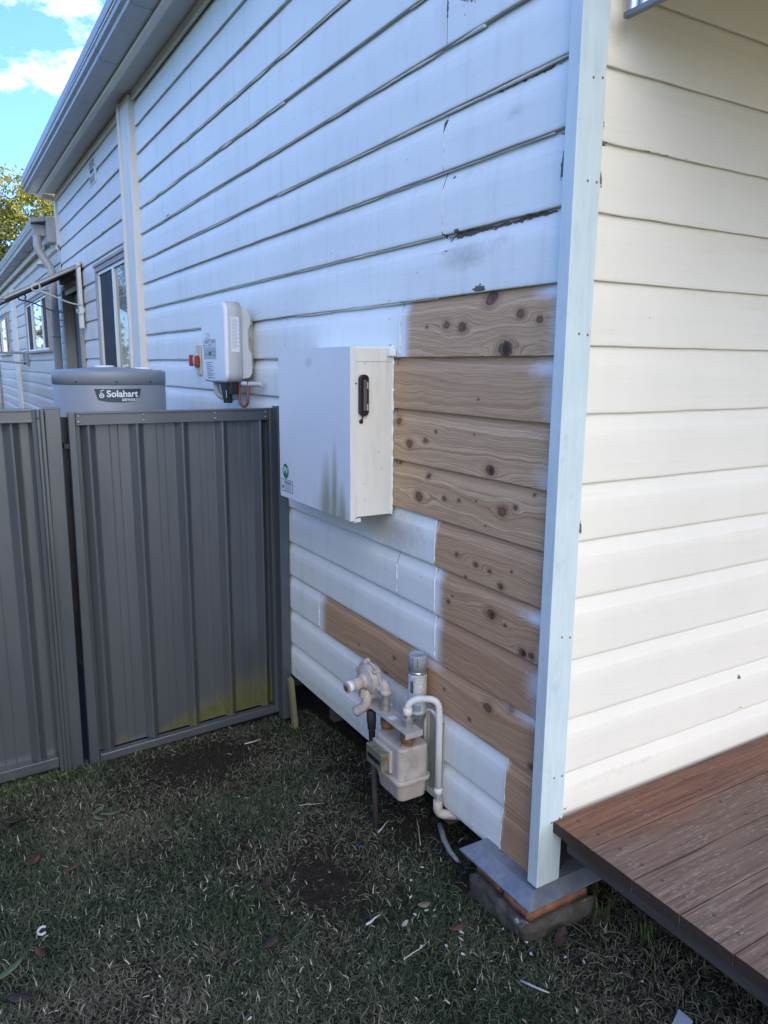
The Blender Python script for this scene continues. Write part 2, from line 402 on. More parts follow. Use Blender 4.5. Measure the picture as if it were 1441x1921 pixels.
M_tank = simple('blue_grey_tank_paint', (.225, .255, .295), .42, var=.03, bump=.0001)
M_sign = simple('navy_sign_face', (.035, .060, .095), .4, var=.05, bump=0)
M_gas = simple('pinkish_beige_meter_paint', (.44, .395, .36), .42, var=.10, dirt=(.17, .13, .10), dirtamt=.6, nscale=14)
M_gasd = simple('dirty_lower_meter_paint', (.40, .355, .32), .5, var=.12, dirt=(.16, .12, .085), dirtamt=.55, stretch=(2, 2, .5))
M_galv = simple('galvanised_fitting', (.42, .41, .38), .4, metal=.6, var=.18, dirt=(.16, .10, .06), dirtamt=.5, nscale=25)
M_rust = simple('rusty_brass_union', (.25, .16, .085), .55, metal=.35, var=.35, dirt=(.10, .045, .02), dirtamt=.8, nscale=40)
M_rustp = simple('dark_rusty_pipe', (.050, .042, .038), .8, var=.35, dirt=(.10, .055, .035), dirtamt=.6, nscale=20)
M_pipe = simple('white_painted_pipe', (.68, .68, .65), .4, var=.05, dirt=(.34, .30, .24), dirtamt=.4, nscale=20)
M_plate = simple('grey_painted_bracket', (.40, .385, .37), .45, var=.08, dirt=(.22, .2, .18), dirtamt=.4, nscale=25)
M_can = simple('silver_spray_can', (.55, .57, .58), .25, metal=.85, var=.05)
M_cap = simple('grey_can_cap', (.33, .35, .37), .4, var=.04)
def mk_canlabel():
    t = NT('peeling_printed_label'); o = t.obj()
    n = t.noise(t.mapping(o, (350, 350, 420)), 1.0, 2, .6); c = t.mix(t.mr(n, .40, .62), (.33, .35, .38), (.70, .71, .71))
    n2 = t.noise(o, 55, 5, .7); c = t.mix(t.mr(n2, .58, .62), c, (.70, .71, .70)); c = t.mix(t.mr(n2, .33, .29), c, (.20, .19, .17))
    return t.fin(c, .5, t.bump(n2, .00015, .4))
M_canl = mk_canlabel()
def mk_clear():
    t = NT('yellowed_clear_window'); o = t.obj(); n = t.noise(o, 40, 5, .7)
    return t.fin(t.mix(t.mr(n, .4, .7), (.20, .205, .145), (.085, .09, .06)), .18, t.bump(n, .0004, .4), 0, .8)
M_clear = mk_clear()

def mk_deck():
    t = NT('weathered_red_decking'); o = t.obj()
    gr = t.noise(t.mapping(o, (2.5, 70, 70)), 1.0, 7, .7); fl = t.noise(t.mapping(o, (1.5, 14, 14)), 1.0, 5, .6)
    tone = t.attr('tone')
    red = t.mix(t.mr(gr, .35, .68), (.095, .038, .022), (.27, .125, .075))
    grey = t.mix(t.mr(gr, .3, .7), (.070, .045, .034), (.28, .195, .155))
    w = t.math('ADD', t.attr('wear'), t.math('MULTIPLY', t.math('SUBTRACT', t.noise(o, 3.2, 5, .65), .5), 1.3))
    c = t.mix(t.mr(w, .2, .9), red, grey)
    c = t.mix(t.mr(fl, .55, .8, 0, .4), c, (.05, .028, .02))
    fk = t.noise(t.mapping(o, (30, 300, 300)), 1.0, 3, .7)
    fkm = t.math('MULTIPLY', t.mr(fk, .58, .66), t.math('MULTIPLY', t.mr(t.noise(o, 6, 5, .7), .40, .62, .0, .9), t.mr(w, .0, .7, .35, 1.0)))
    c = t.mix(fkm, c, (.52, .49, .46))
    ck = t.noise(t.mapping(o, (3, 150, 150), (2, 2, 2)), 1.0, 2, .4); ckm = t.mr(ck, .66, .72); c = t.mix(t.math('MULTIPLY', ckm, .8), c, (.018, .010, .008))
    c = t.mix(t.math('MULTIPLY', tone, .25), c, (.12, .06, .045))
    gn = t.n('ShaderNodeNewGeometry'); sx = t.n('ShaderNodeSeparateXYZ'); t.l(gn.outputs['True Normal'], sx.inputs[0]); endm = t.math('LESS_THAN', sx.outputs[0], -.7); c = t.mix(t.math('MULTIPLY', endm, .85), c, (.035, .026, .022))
    h = t.math('SUBTRACT', t.math('ADD', gr, t.math('MULTIPLY', fkm, .3)), ckm)
    return t.fin(c, .55, t.bump(h, .0012, .7), 0, .35)
M_deck = mk_deck()
M_joist = simple('dark_weathered_joist', (.060, .056, .050), .8, var=.35, dirt=(.10, .11, .095), dirtamt=.5, stretch=(1, .3, 4), bump=.001)
M_brick = simple('crumbling_orange_brick', (.27, .12, .07), .9, var=.35, dirt=(.075, .05, .04), dirtamt=.9, nscale=26, bump=.003, bscale=70)
def mk_block():
    t = NT('mossy_stone_block'); o = t.obj(); n = t.noise(o, 9, 7, .7)
    c = t.mix(t.mr(n, .35, .7), (.045, .042, .038), (.115, .105, .088))
    m = t.noise(t.mapping(o, (22, 22, 9), (2, 4, 1)), 1.0, 6, .75); c = t.mix(t.mr(m, .60, .68, 0, .8), c, (.42, .42, .40))
    return t.fin(c, .85, t.bump(t.noise(o, 45, 7, .7), .004, .8), 0, .3)
M_block = mk_block()
def mk_galv():
    t = NT('galvanised_termite_cap'); o = t.obj(); n = t.noise(o, 12, 6, .65)
    vo = t.n('ShaderNodeTexVoronoi'); t.l(o, vo.inputs['Vector']); vo.inputs['Scale'].default_value = 70
    c = t.mix(t.mr(n, .35, .7), (.20, .235, .275), (.32, .36, .41)); vs_ = t.n('ShaderNodeSeparateColor'); t.l(vo.outputs['Color'], vs_.inputs[0]); c = t.mix(t.math('MULTIPLY', vs_.outputs[0], .30), c, (.14, .165, .20))
    s = t.noise(o, 60, 4, .8); c = t.mix(t.mr(s, .66, .70, 0, .8), c, (.62, .64, .64))
    return t.fin(c, t.mr(n, .3, .7, .42, .6), t.bump(n, .002, .4), .45, .5)
M_tcap = mk_galv()
M_corr = simple('galvanised_corrugated', (.45, .48, .50), .35, metal=.75, var=.12)
M_beam = simple('dull_steel_beam', (.20, .23, .25), .5, metal=.3, var=.12)
M_vroof = simple('cream_verandah_lining', (.84, .72, .44), .7, var=.05)
M_stake = simple('mossy_timber_stake', (.16, .15, .085), .85, var=.3, dirt=(.09, .11, .04), dirtamt=.6)
M_pvc = simple('dull_plastic_offcut', (.28, .30, .32), .5, var=.2)
M_iron = simple('white_wrought_iron', (.52, .52, .50), .45, var=.1)
M_awn = simple('dark_awning_timber', (.06, .045, .035), .8, var=.3)
M_awne = simple('awning_edge_metal', (.28, .28, .26), .5, var=.15)

# ------------------------------------------------------------------ ground
def mk_ground():
    t = NT('lawn_soil'); o = t.obj()
    n = t.noise(o, 1.3, 6, .65); f = t.noise(o, 55, 6, .75)
    c = t.mix(t.mr(f, .35, .7), (.012, .010, .008), (.050, .040, .030))
    far = t.mix(t.mr(t.noise(o, 3, 6, .7), .35, .65), (.030, .040, .018), (.085, .080, .045))
    sx = t.n('ShaderNodeSeparateXYZ'); t.l(o, sx.inputs[0])
    m = t.math('MAXIMUM', t.mr(sx.outputs[1], -2.4, -3.4), t.mr(sx.outputs[0], -4.0, -6.0))
    c = t.mix(m, c, far)
    tw = t.noise(t.mapping(o, (90, 12, 1), (1, 1, 0)), 1.0, 3, .6, dist=1.5); c = t.mix(t.mr(tw, .66, .72, 0, .5), c, (.12, .095, .065))
    h = t.math('ADD', f, t.math('MULTIPLY', t.noise(o, 14, 5, .7), 2.))
    return t.fin(c, .95, t.bump(h, .008, .8), 0, .15)
M_ground = mk_ground()
def grid_ground():
    xs = sorted(set([-400, -120, -40, -15, -8, -5, -3.5]+[round(-2.6+i*.04, 3) for i in range(96)]+[1.6, 2.2, 4, 8, 20, 60, 150, 400]))
    ys = sorted(set([-400, -120, -40, -15, -8, -5, -3.5, -2.5]+[round(-2.0+i*.04, 3) for i in range(110)]+[2.8, 3.6, 5, 8, 14, 25, 50, 150, 400]))
    V = [(x, y, gz(x, y) if abs(x) < 3.4 and -3 < y < 3 else (-.02-.08*max(-.25, min(y, 2.0)))) for y in ys for x in xs]; nx = len(xs)
    F = [(j*nx+i, j*nx+i+1, (j+1)*nx+i+1, (j+1)*nx+i) for j in range(len(ys)-1) for i in range(nx-1)]
    mb = MB(); mb.add(V, F, True); return mb
tag(build('ground', grid_ground(), M_ground), 'dark bare soil and worn lawn in front of the grey gate', 'ground', kind='structure')

# grass blades -----------------------------------------------------------
def mk_grass():
    t = NT('short_dry_lawn'); c = t.attr('gcol', True)
    m = t.fin(c, .75, None, 0, .25); return m
M_grass = mk_grass()
def bare(x, y):
    b = 0.
    for cx, cy, rx, ry, s in ((-.50, 1.62, .42, .24, 1.0), (-.30, 1.45, .25, .3, .55), (-.46, .50, .22, .34, .9), (-.66, .80, .25, .3, .6), (-.9, 1.0, .2, .12, .4), (-.02, .9, .14, 1.2, .8), (-.28, .33, .10, .07, .7), (-.08, 1.5, .2, .4, .5)):
        b = max(b, s*math.exp(-(((x-cx)/rx)**2+((y-cy)/ry)**2)))
    return b
def grass(name, N, region, lmin, lmax, wid, mat, seedv, colf, up=(.15, .75)):
    r = np.random.RandomState(seedv); V = []; C = []
    pts = []
    x0, x1, y0, y1 = region
    while len(pts) < N:
        x = r.uniform(x0, x1); y = r.uniform(y0, y1)
        if not inside(x, y): continue
        n = mnoise.noise(Vector((x*2.3, y*2.3, 7)))*.5+.5+ .35*mnoise.noise(Vector((x*9, y*9, 2)))
        d = .12+1.15*n
        d *= 1-min(.97, bare(x, y)*1.15)
        if r.rand() > d: continue
        pts.append((x, y))
    P = np.array(pts); n = len(P)
    z = np.array([gz(a, b) for a, b in pts])
    a = r.uniform(0, 2*np.pi, n); L_ = r.uniform(lmin, lmax, n)*(.7+.6*r.rand(n)); w = wid*r.uniform(.6, 1.3, n)
    e0 = r.uniform(*up, n)*np.pi/2; curl = r.uniform(-1.0, .35, n)
    da = r.uniform(-.7, .7, n)
    base = np.stack([P[:, 0], P[:, 1], z-.001+.006*r.rand(n)], 1)
    def dirv(az, el): return np.stack([np.cos(az)*np.cos(el), np.sin(az)*np.cos(el), np.sin(el)], 1)
    d1 = dirv(a, e0); d2 = dirv(a+da, e0+curl*.9)
    mid = base+d1*(L_*.5)[:, None]; tip = mid+d2*(L_*.5)[:, None]
    tip[:, 2] = np.maximum(tip[:, 2], z+.001); mid[:, 2] = np.maximum(mid[:, 2], z+.002)
    side = np.stack([-np.sin(a), np.cos(a), r.uniform(-.6, .6, n)], 1); side /= np.linalg.norm(side, axis=1)[:, None]
    hw = (w*.5)[:, None]
    V = np.stack([base-side*hw, base+side*hw, mid-side*hw*.9, mid+side*hw*.9, tip], 1).reshape(-1, 3)
    idx = np.arange(n)*5
    quads = np.stack([idx, idx+1, idx+3, idx+2], 1); tris = np.stack([idx+2, idx+3, idx+4], 1)
    me = bpy.data.meshes.new(name); me.vertices.add(len(V)); me.vertices.foreach_set('co', V.astype(np.float32).ravel())
    loops = np.concatenate([quads, tris], 1).ravel(); me.loops.add(len(loops)); me.loops.foreach_set('vertex_index', loops.astype(np.int32))
    st = np.stack([np.arange(n)*7, np.arange(n)*7+4], 1).ravel(); me.polygons.add(2*n); me.polygons.foreach_set('loop_start', st.astype(np.int32))
    me.update(calc_edges=True)
    col = colf(P, r)
    ca = me.color_attributes.new('gcol', 'FLOAT_COLOR', 'POINT'); cc = np.repeat(np.concatenate([col, np.ones((n, 1))], 1), 5, 0)
    ca.data.foreach_set('color', cc.astype(np.float32).ravel())
    me.materials.append(mat); o = bpy.data.objects.new(name, me); COL.objects.link(o); return o
def inside(x, y):
    if y > 1.86 and x > -1.02 and y > 1.9: return False
    if -.105 < x < .2 and -.055 < y < .30: return False
    if x > .30 or (x > .12 and y > .3): return False
    return True
def gcol(P, r):
    n = len(P)
    g = np.array([mnoise.noise(Vector((a*1.6, b*1.6, 12)))+.5*mnoise.noise(Vector((a*6, b*6, 5))) for a, b in P])
    # greener by the wall foot, browner elsewhere
    mixv = np.clip(.55+1.0*g+.25*r.randn(n), 0, 1)[:, None]
    tan = np.array([.125, .118, .082])*r.uniform(.45, 1.5, (n, 1)); green = np.array([.034, .060, .028])*r.uniform(.5, 1.5, (n, 1))
    c = tan*(1-mixv)+green*mixv
    pale = (r.rand(n) < .04)[:, None]; c = np.where(pale, np.array([.36, .34, .28])*r.uniform(.6, 1.3, (n, 1)), c)
    return c
tag(grass('grass', 390000, (-3.3, .30, -1.6, 1.92), .011, .032, .0030, M_grass, 3, gcol, (.02, .6)), 'short patchy half dry lawn with dark bare soil showing', 'grass', kind='stuff')

# ------------------------------------------------------------------ boarded walls
LAPS = [3.62, 3.45, 3.27, 3.085, 2.90, 2.715, 2.535, 2.353, 2.185, 2.001, 1.815, 1.630, 1.453, 1.271, 1.100, .9375, .769, .603, .429, .256, .086]
I0 = 7      # index of the lap at 2.353
# profile of one board, from its hidden top to the underside of its lower lip: (fraction anchor, offset, depth inward, flag under)
def prof(zt, zb, lip=.0):
    h = zt-zb
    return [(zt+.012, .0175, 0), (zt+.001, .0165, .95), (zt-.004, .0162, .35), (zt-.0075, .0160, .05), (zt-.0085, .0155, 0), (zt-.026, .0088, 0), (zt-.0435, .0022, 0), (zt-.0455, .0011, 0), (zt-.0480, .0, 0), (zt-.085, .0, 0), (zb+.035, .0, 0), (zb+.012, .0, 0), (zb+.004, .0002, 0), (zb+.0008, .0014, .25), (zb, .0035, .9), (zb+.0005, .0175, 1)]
def board_mesh(segs, axis, step, chips=(), dirts=(), wob=.0016, seed=0, ds=1.0):
    """segs: (lap_top, lap_bottom, u0, u1). axis 'x' = wall in plane x=0 running along y; 'y' = plane y=0 along x."""
    V = []; F = []; und = []; chip = []; dirt = []
    for si, (zt, zb, u0, u1) in enumerate(segs):
        if u1-u0 < .003: continue
        pr = prof(zt, zb); n = max(2, int((u1-u0)/step)+1); m = len(pr); o = len(V)
        off = (hash((round(zt, 3), round(u0, 2), seed)) % 100)/100*.0016
        for i in range(n):
            u = u0+(u1-u0)*i/(n-1)
            wz = wob*(mnoise.noise(Vector((u*1.1, zb*3, 1.+seed)))+.55*mnoise.noise(Vector((u*9, zb*3, 2.))))
            wzt = wob*(mnoise.noise(Vector((u*1.1, zt*3, 1.+seed)))+.55*mnoise.noise(Vector((u*9, zt*3, 2.))))
            wd = .0016*mnoise.noise(Vector((u*1.7, zt*2, 4.)))
            for j, (z, d, fl) in enumerate(pr):
                zz = z+(wzt if j < 9 else wz)*(1.0)
                dd = d*ds+off*.5+wd*(0 if j == 0 or j == m-1 else 1)
                V.append((dd, u, zz) if axis == 'x' else (u, dd, zz))
                und.append(fl); c = 0.; q = 0.
                for cu, cz, ru, rz, s in chips:
                    e = ((u-cu)/ru)**2+((zz-cz)/rz)**2
                    if e < 6: c = max(c, s*math.exp(-e*.9))
                for cu, cz, ru, rz, s in dirts:
                    e = ((u-cu)/ru)**2+((zz-cz)/rz)**2
                    if e < 6: q = max(q, s*math.exp(-e))
                chip.append(c); dirt.append(q)
        for i in range(n-1):
            for j in range(m-1):
                a = o+i*m+j; F.append((a, a+m, a+m+1, a+1) if axis == 'x' else (a, a+1, a+m+1, a+m))
    return V, F, dict(under=und, chip=chip, dirt=dirt)
def build_attr(name, V, F, attrs, mat, parent, recalc=False):
    me = bpy.data.meshes.new(name); me.from_pydata(V, [], F); me.update()
    for k, v in attrs.items():
        a = me.attributes.new(k, 'FLOAT', 'POINT'); a.data.foreach_set('value', np.array(v, dtype=np.float32))
    me.polygons.foreach_set('use_smooth', [True]*len(me.polygons)); me.materials.append(mat)
    o = bpy.data.objects.new(name, me); return link(o, parent)

house = thing('house', (0, 0, -.1), 'white weatherboard house with bare timber patch boards beside its pale corner trim', 'house')

SEAM1, SEAM2 = .580, .575
T = {11-1: (.021, .818), 11: (.021, .857), 12: (.021, .858), 13: (.021, .858), 14: (.021, .583), 15: (.021, .578), 16: (.021, .571), 17: (.021, 1.484), 18: (.021, .176), 19: (.021, .187)}
segs_near = []; XE = 4.46
for k in range(0, 20):
    zt, zb = LAPS[k], LAPS[k+1]
    u0 = .015
    if k in T: u0 = T[k][1]+.0015
    cuts = [u0]
    if k in (7, 8): cuts.append(.580)
    if k == 5: cuts.append(.575)
    if k == 9: pass
    if k == 15: cuts.append(.825)
    if k == 2: cuts.append(3.1)
    if k in (4,): cuts.append(2.2)
    if k == 12: cuts.append(2.62)
    cuts.append(XE)
    for a, b in zip(cuts[:-1], cuts[1:]): segs_near.append((zt, zb, a+(.0012 if a != cuts[0] else 0), b-(.0012 if b != cuts[-1] else 0)))
chips_s = [(.474, 2.251, .006, .005, 1.6), (.251, 2.281, .006, .012, 1.4), (.583, 2.32, .010, .020, 1.3), (.075, 2.172, .030, .007, 1.3), (.055, 2.105, .010, .028, 1.5), (.045, 2.07, .006, .02, 1.1),
    (.33, 1.992, .24, .007, .92), (.16, 1.995, .09, .007, 1.1), (.45, 1.990, .11, .010, 1.25), (.53, 1.985, .05, .010, 1.2), (.075, 1.842, .035, .005, 1.5), (.040, 1.93, .008, .03, .9), (.045, 1.96, .01, .02, .9),
    (.385, 1.823, .035, .006, 1.5), (.535, 2.164, .012, .007, 1.2), (.553, 2.073, .007, .005, 1.7), (.686, 1.988, .014, .004, 1.4), (.643, 1.985, .010, .005, 1.7), (.506, 2.004, .012, .006, 1.6), (.573, 2.0, .006, .010, 1.6),
    (.80, 1.812, .045, .004, 1.5), (.79, .883, .005, .007, 1.6), (.72, .87, .003, .004, 1.4), (.2, 2.345, .3, .004, .75), (.7, 2.17, .25, .0035, .62), (1.2, 2.53, .25, .004, .62), (.575, 2.64, .004, .05, .9),
    (1.686, 2.066, .018, .010, 1.0), (2.2, 2.705, .25, .005, .75), (2.6, 2.715, .12, .006, .8), (3.7, 2.545, .10, .005, .8), (1.5, 1.625, .25, .003, .6), (.93, 1.663, .09, .0025, 1.2), (1.7, 1.99, .4, .003, .6), (3.2, 2.9, .2, .004, .6),
    (1.05, 2.36, .3, .003, .62), (.06, 2.46, .05, .0022, 1.15), (.09, 2.44, .04, .0018, 1.0), (.05, 2.40, .03, .002, 1.1), (.07, 2.50, .05, .002, 1.), (.05, 2.30, .02, .002, 1.), (.06, 2.06, .03, .002, 1.1), (.055, 1.95, .02, .003, 1.2), (.06, 1.90, .035, .0018, 1.1), (.05, 1.87, .02, .002, 1.), (.42, 2.63, .12, .002, .95), (.5, 2.60, .08, .0018, .95), (.66, 2.55, .10, .002, .9), (.12, 2.59, .10, .002, .95), (.56, 1.95, .03, .004, .9), (.03, .10, .02, .006, 1.), (.19, .13, .004, .03, .8), (.86, 1.64, .006, .02, 1.3), (3.0, 1.27, .02, .008, .7)]
dirts_s = [(.46, 1.93, .16, .045, .9), (.30, 1.95, .12, .03, .6), (.25, 2.27, .06, .03, .6), (.87, 1.02, .26, .10, .9), (1.2, 1.02, .4, .06, .6), (.45, 2.15, .2, .02, .5), (2.4, 2.2, .5, .05, .35), (3.4, 1.95, .6, .06, .35), (1.5, .12, .8, .05, .7), (.6, .10, .5, .03, .6), (3.0, 2.45, .7, .05, .4), (.45, .32, .1, .2, .35), (1.1, 1.95, .3, .04, .4)]
Vn, Fn, An = board_mesh([s for s in segs_near], 'x', .011, chips_s, dirts_s, .0022, 0)
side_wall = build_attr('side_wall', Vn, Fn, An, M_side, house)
side_wall['label'] = 'white weatherboard side wall with peeling paint and bare patches'

# ---- bare timber boards (grain follows the knots)
KN = [(0.545,1.728,0.0111),(0.196,1.744,0.0116),(0.117,1.725,0.0096),(0.656,1.726,0.0047),(0.255,1.650,0.0219),(0.460,1.718,0.0147),(0.336,1.794,0.0188),(0.372,1.504,0.0038),(0.823,1.409,0.0111),(0.751,1.334,0.0136),(0.653,1.355,0.0074),(0.302,1.297,0.0150),(0.590,1.389,0.0051),(0.386,1.397,0.0029),(0.685,1.159,0.0161),(0.535,1.176,0.0077),(0.454,1.181,0.0055),(0.366,1.193,0.0034),(0.241,1.182,0.0139),(0.183,1.203,0.0072),(0.117,1.250,0.0044),(0.635,1.236,0.0084),(0.317,1.125,0.0033),(0.830,1.261,0.0067),(0.459,1.003,0.0063),(0.359,0.993,0.0081),(0.289,0.989,0.0060),(0.188,1.012,0.0038),(0.235,0.955,0.0091),(0.407,0.941,0.0048),(0.498,0.835,0.0065),(0.274,0.856,0.0147),(0.207,0.841,0.0053),(0.125,0.783,0.0116),(0.088,0.787,0.0089),(0.475,0.859,0.0036),(0.483,0.629,0.0022),(0.836,0.515,0.0066),(0.510,0.518,0.0045),(0.644,0.480,0.0071),(1.114,0.477,0.0045),(0.275,0.549,0.0141),(0.173,0.586,0.0102),(0.365,0.470,0.0066),(0.898,0.434,0.0051),(0.371,0.597,0.0043),(0.064,0.450,0.0093)]
DARKK = {(0.255,1.650): 1.3, (0.460,1.718): .8, (0.336,1.794): .8, (0.302,1.297): 1.1, (0.125,0.783): 1.2, (0.274,0.856): .95, (0.088,0.787): .9, (0.751,1.334): .4, (0.235,0.955): .9, (0.635,1.236): .9, (0.183,1.203): .7, (0.289,.989): .7, (.359,.993): .6, (0.498,0.835): .8}
SPRAY = {10: [(.818, 1.72, .045, .3, 1.25), (.03, 1.80, .10, .022, 1.3), (.02, 1.70, .05, .2, .8)], 11: [(.02, 1.6, .11, .03, 1.0), (.02, 1.52, .06, .12, .8)], 12: [(.02, 1.3, .08, .05, .6), (.02, 1.4, .03, .1, .5)],
    13: [(.02, 1.2, .03, .1, .35)], 14: [(.583, 1.06, .012, .06, .7), (.02, 1.02, .02, .08, .3)], 15: [(.578, .85, .040, .2, 1.15), (.02, .90, .10, .020, 1.25), (.02, .80, .035, .05, 1.0)],
    16: [(.571, .68, .035, .2, 1.0), (.02, .70, .07, .05, 1.15), (.02, .64, .05, .06, .9)], 17: [(1.484, .5, .05, .2, 1.15), (.66, .592, .06, .022, 1.3), (.60, .585, .06, .02, .9), (.02, .59, .14, .018, 1.2)],
    18: [(.176, .4, .012, .03, .6)], 19: [(.187, .2, .010, .05, .5)]}
TONE = {10: .05, 11: .15, 12: 0., 13: 0., 14: .16, 15: .22, 16: .45, 17: .28, 18: .2, 19: .5}
TLAB = {10: 'topmost bare pine board, with a big dark knot at its lower edge', 11: 'bare pine board second from the top, wavy grain and few knots', 12: 'bare pine board third from the top, two knots by the meter box', 13: 'bare pine board level with the foot of the meter box', 14: 'bare board with a row of small round knots', 15: 'bare board with one large dark knot in the middle', 16: 'plain reddish bare board without knots', 17: 'longest bare board, running left behind the gas meter', 18: 'short bare offcut board above the lowest one', 19: 'lowest short reddish bare board above the pier'}
for k, (ua, ub) in T.items():
    zt, zb = LAPS[k], LAPS[k+1]; step = .0035 if k != 17 else .0045
    zs = [zt+.010, zt+.001, zt-.004, zt-.011]+[zt-.011-.029*(i/8) for i in range(1, 9)]+[zt-.045]
    nz = int((zt-.048-zb-.003)/.0035); zs += [zt-.049-(zt-.048-zb-.003)*i/nz for i in range(nz+1)]+[zb+.0005, zb+.0002]
    def depth(z):
        d = zt-z
        if d < .009: return .0162
        if d < .043: return .0162+(.001-.0162)*((d-.009)/.034)
        if d < .048: return .001*(1-(d-.041)/.007)
        return 0.
    n = int((ub-ua)/step)+1; V = []; g = []; kd = []; kk = []; sp = []; nl = []; un = []
    ks = [q for q in KN if zb-.03 < q[1] < zt+.02 and ua-.05 < q[0] < ub+.05]
    sd = k*3.7
    for i in range(n+1):
        u = ua+(ub-ua)*i/n
        wz = .0010*mnoise.noise(Vector((u*2, zb*3, 1.)))
        for j, z in enumerate(zs):
            last = j == len(zs)-1; dd = depth(z)+(.0165 if last else 0)+.0006
            V.append((dd, u, z+wz))
            gv = z+2.2*dd+.036*mnoise.noise(Vector((u*1.6+sd, z*5, sd)))+.011*mnoise.noise(Vector((u*4.5+sd, z*11, sd+3)))+.006*mnoise.noise(Vector((u*14, z*16, sd+9)))
            kb = 9.; dk = 0.
            for (ku, kz, kr) in ks:
                du = (u-ku); dz = (z-kz); d = math.sqrt(du*du+dz*dz)+1e-6
                if d < .14+kr*6:
                    ee = (du/2.2)**2+dz*dz; R2 = (kr*2.0)**2
                    gv -= dz*R2/(ee+R2*.55)
                    dn = math.sqrt((du/1.35)**2+(dz/1.0)**2)/kr/1.08; kb = min(kb, dn)
                    s = DARKK.get((ku, kz), 0)
                    if s: dk = max(dk, s*math.exp(-((du+.004)/kr/1.0)**2-((dz)/kr/1.1)**2)*.95)
            g.append(gv); kd.append(min(kb, 4.)); kk.append(dk)
            s = 0.
            for (su, sz, ru, rz, a) in SPRAY.get(k, []):
                s = max(s, a*math.exp(-((u-su)/ru)**2-((z-sz)/rz)**2))
            sp.append(s)
            q = 0.
            for nu in (.045, ub-.03, (ua+ub)/2+.02):
                for nzz in (zb+.03, zb+.10):
                    e = ((u-nu)**2+(z-nzz)**2)/(.0028**2); q = max(q, math.exp(-e))
            nl.append(q)
    m = len(zs); F = [(i*m+j, (i+1)*m+j, (i+1)*m+j+1, i*m+j+1) for i in range(n) for j in range(m-1)]
    # end grain caps
    for i in (0, n):
        o = len(V); base = [i*m+j for j in range(m)]
        for j in range(m): V.append((.0178, V[base[j]][1], V[base[j]][2]))
        for a in (g, kd, kk, sp, nl): a.extend([a[b] for b in base])
        for j in range(m-1): F.append((base[j], base[j+1], o+j+1, o+j))
    b = build_attr('timber_board', V, F, dict(grain=g, kdist=kd, knot=kk, spray=sp, nail=nl, tone=[TONE[k]]*len(V)), M_timber, side_wall)
    b['label'] = TLAB[k]
# white filler beads along the joints
def bead(path, r, name='filler_bead', mat=None, par=None, seed=1):
    pts = [Vector(p) for p in path]; out = []; rr = []
    L_ = sum((pts[i+1]-pts[i]).length for i in range(len(pts)-1)); n = max(6, int(L_/.006))
    for i in range(len(pts)-1):
        for q in range(n):
            t = q/n; p = pts[i].lerp(pts[i+1], t); s = mnoise.noise(Vector((p.y*40+seed, p.z*40, seed)))
            out.append(p+Vector((0, s*.0015, 0))); rr.append(r*(1+.8*mnoise.noise(Vector((p.y*70, p.z*70, seed+5)))))
    mb = MB(); mb.tube(out, rr, 6); return build(name, mb, mat or M_side, par or side_wall)
BE = MB()
def bead_into(path, r, seed):
    pts = [Vector(p) for p in path]; out = []; rr = []
    for i in range(len(pts)-1):
        n = max(4, int((pts[i+1]-pts[i]).length/.006))
        for q in range(n):
            p = pts[i].lerp(pts[i+1], q/n); s = mnoise.noise(Vector((p.y*40+seed, p.z*40, seed)))
            out.append(p+Vector((0, s*.002, 0))); rr.append(max(.0004, r*(1+1.2*mnoise.noise(Vector((p.y*60, p.z*60, seed+5))))))
    BE.tube(out, rr, 6)
for k in (14, 15, 16): bead_into([(.008, T[k][1]+.001, LAPS[k]-.006), (-.0002, T[k][1]+.001, LAPS[k]-.05), (-.0002, T[k][1]+.001, LAPS[k+1]+.004)], .0022, k)
bead_into([(-.0002, T[17][1]+.002, LAPS[17]-.05), (-.0002, T[17][1]+.002, LAPS[18]+.004)], .0022, 3)
bead_into([(.0, .8205, LAPS[10]-.03), (-.0002, .8205, LAPS[11]+.004)], .0018, 5)
for k in (18, 19): bead_into([(.008, T[k][1]+.001, LAPS[k]-.006), (-.0002, T[k][1]+.001, LAPS[k]-.05), (-.0002, T[k][1]+.001, LAPS[k+1]+.006)], .0016, k)
bead_into([(-.0002, .825, LAPS[15]-.05), (-.0002, .825, LAPS[16]+.004)], .0014, 8)
bead_into([(-.0002, .580, LAPS[7]-.05), (-.0002, .580, LAPS[8]+.004)], .0011, 9); bead_into([(-.0002, .580, LAPS[8]-.05), (-.0002, .580, LAPS[9]+.004)], .0011, 10)
bead_into([(-.004, .858, 1.66), (-.004, .858, 1.06)], .0042, 11)
SPLIT('filler_bead', BE, M_side, side_wall)
# caulk runs under some laps
CK = MB()
def caulk(u0, u1, z, r, seed):
    out = []; rr = []; n = int((u1-u0)/.010)
    for i in range(n):
        u = u0+(u1-u0)*i/n; s = mnoise.noise(Vector((u*6, z, seed)))
        out.append((.007, u, z-.003+.0022*mnoise.noise(Vector((u*5, z, 1.+seed)))+.001*mnoise.noise(Vector((u*30, z, 2.)))))
        rr.append(max(.0003, r*(.8+1.3*s)))
    CK.tube(out, rr, 6)
for i, (a, b, k, r) in enumerate([(.03, 1.9, 7, .0032), (.1, 1.3, 8, .0026), (.58, 2.4, 9, .0030), (.6, 1.7, 10, .0034), (1.8, 4.3, 5, .005), (.4, 2.4, 6, .004), (2.6, 4.3, 6, .003), (2.4, 4.3, 7, .003), (.02, .8, 5, .003), (.9, 2.1, 11, .0024), (1.2, 3.3, 4, .004), (2.0, 4.3, 9, .003), (2.7, 4.4, 10, .003), (.82, 1.75, 17, .0018), (.6, 1.6, 14, .0018)]):
    caulk(a, b, LAPS[k], r, i)
SPLIT('lap_caulk', CK, M_eave, side_wall)

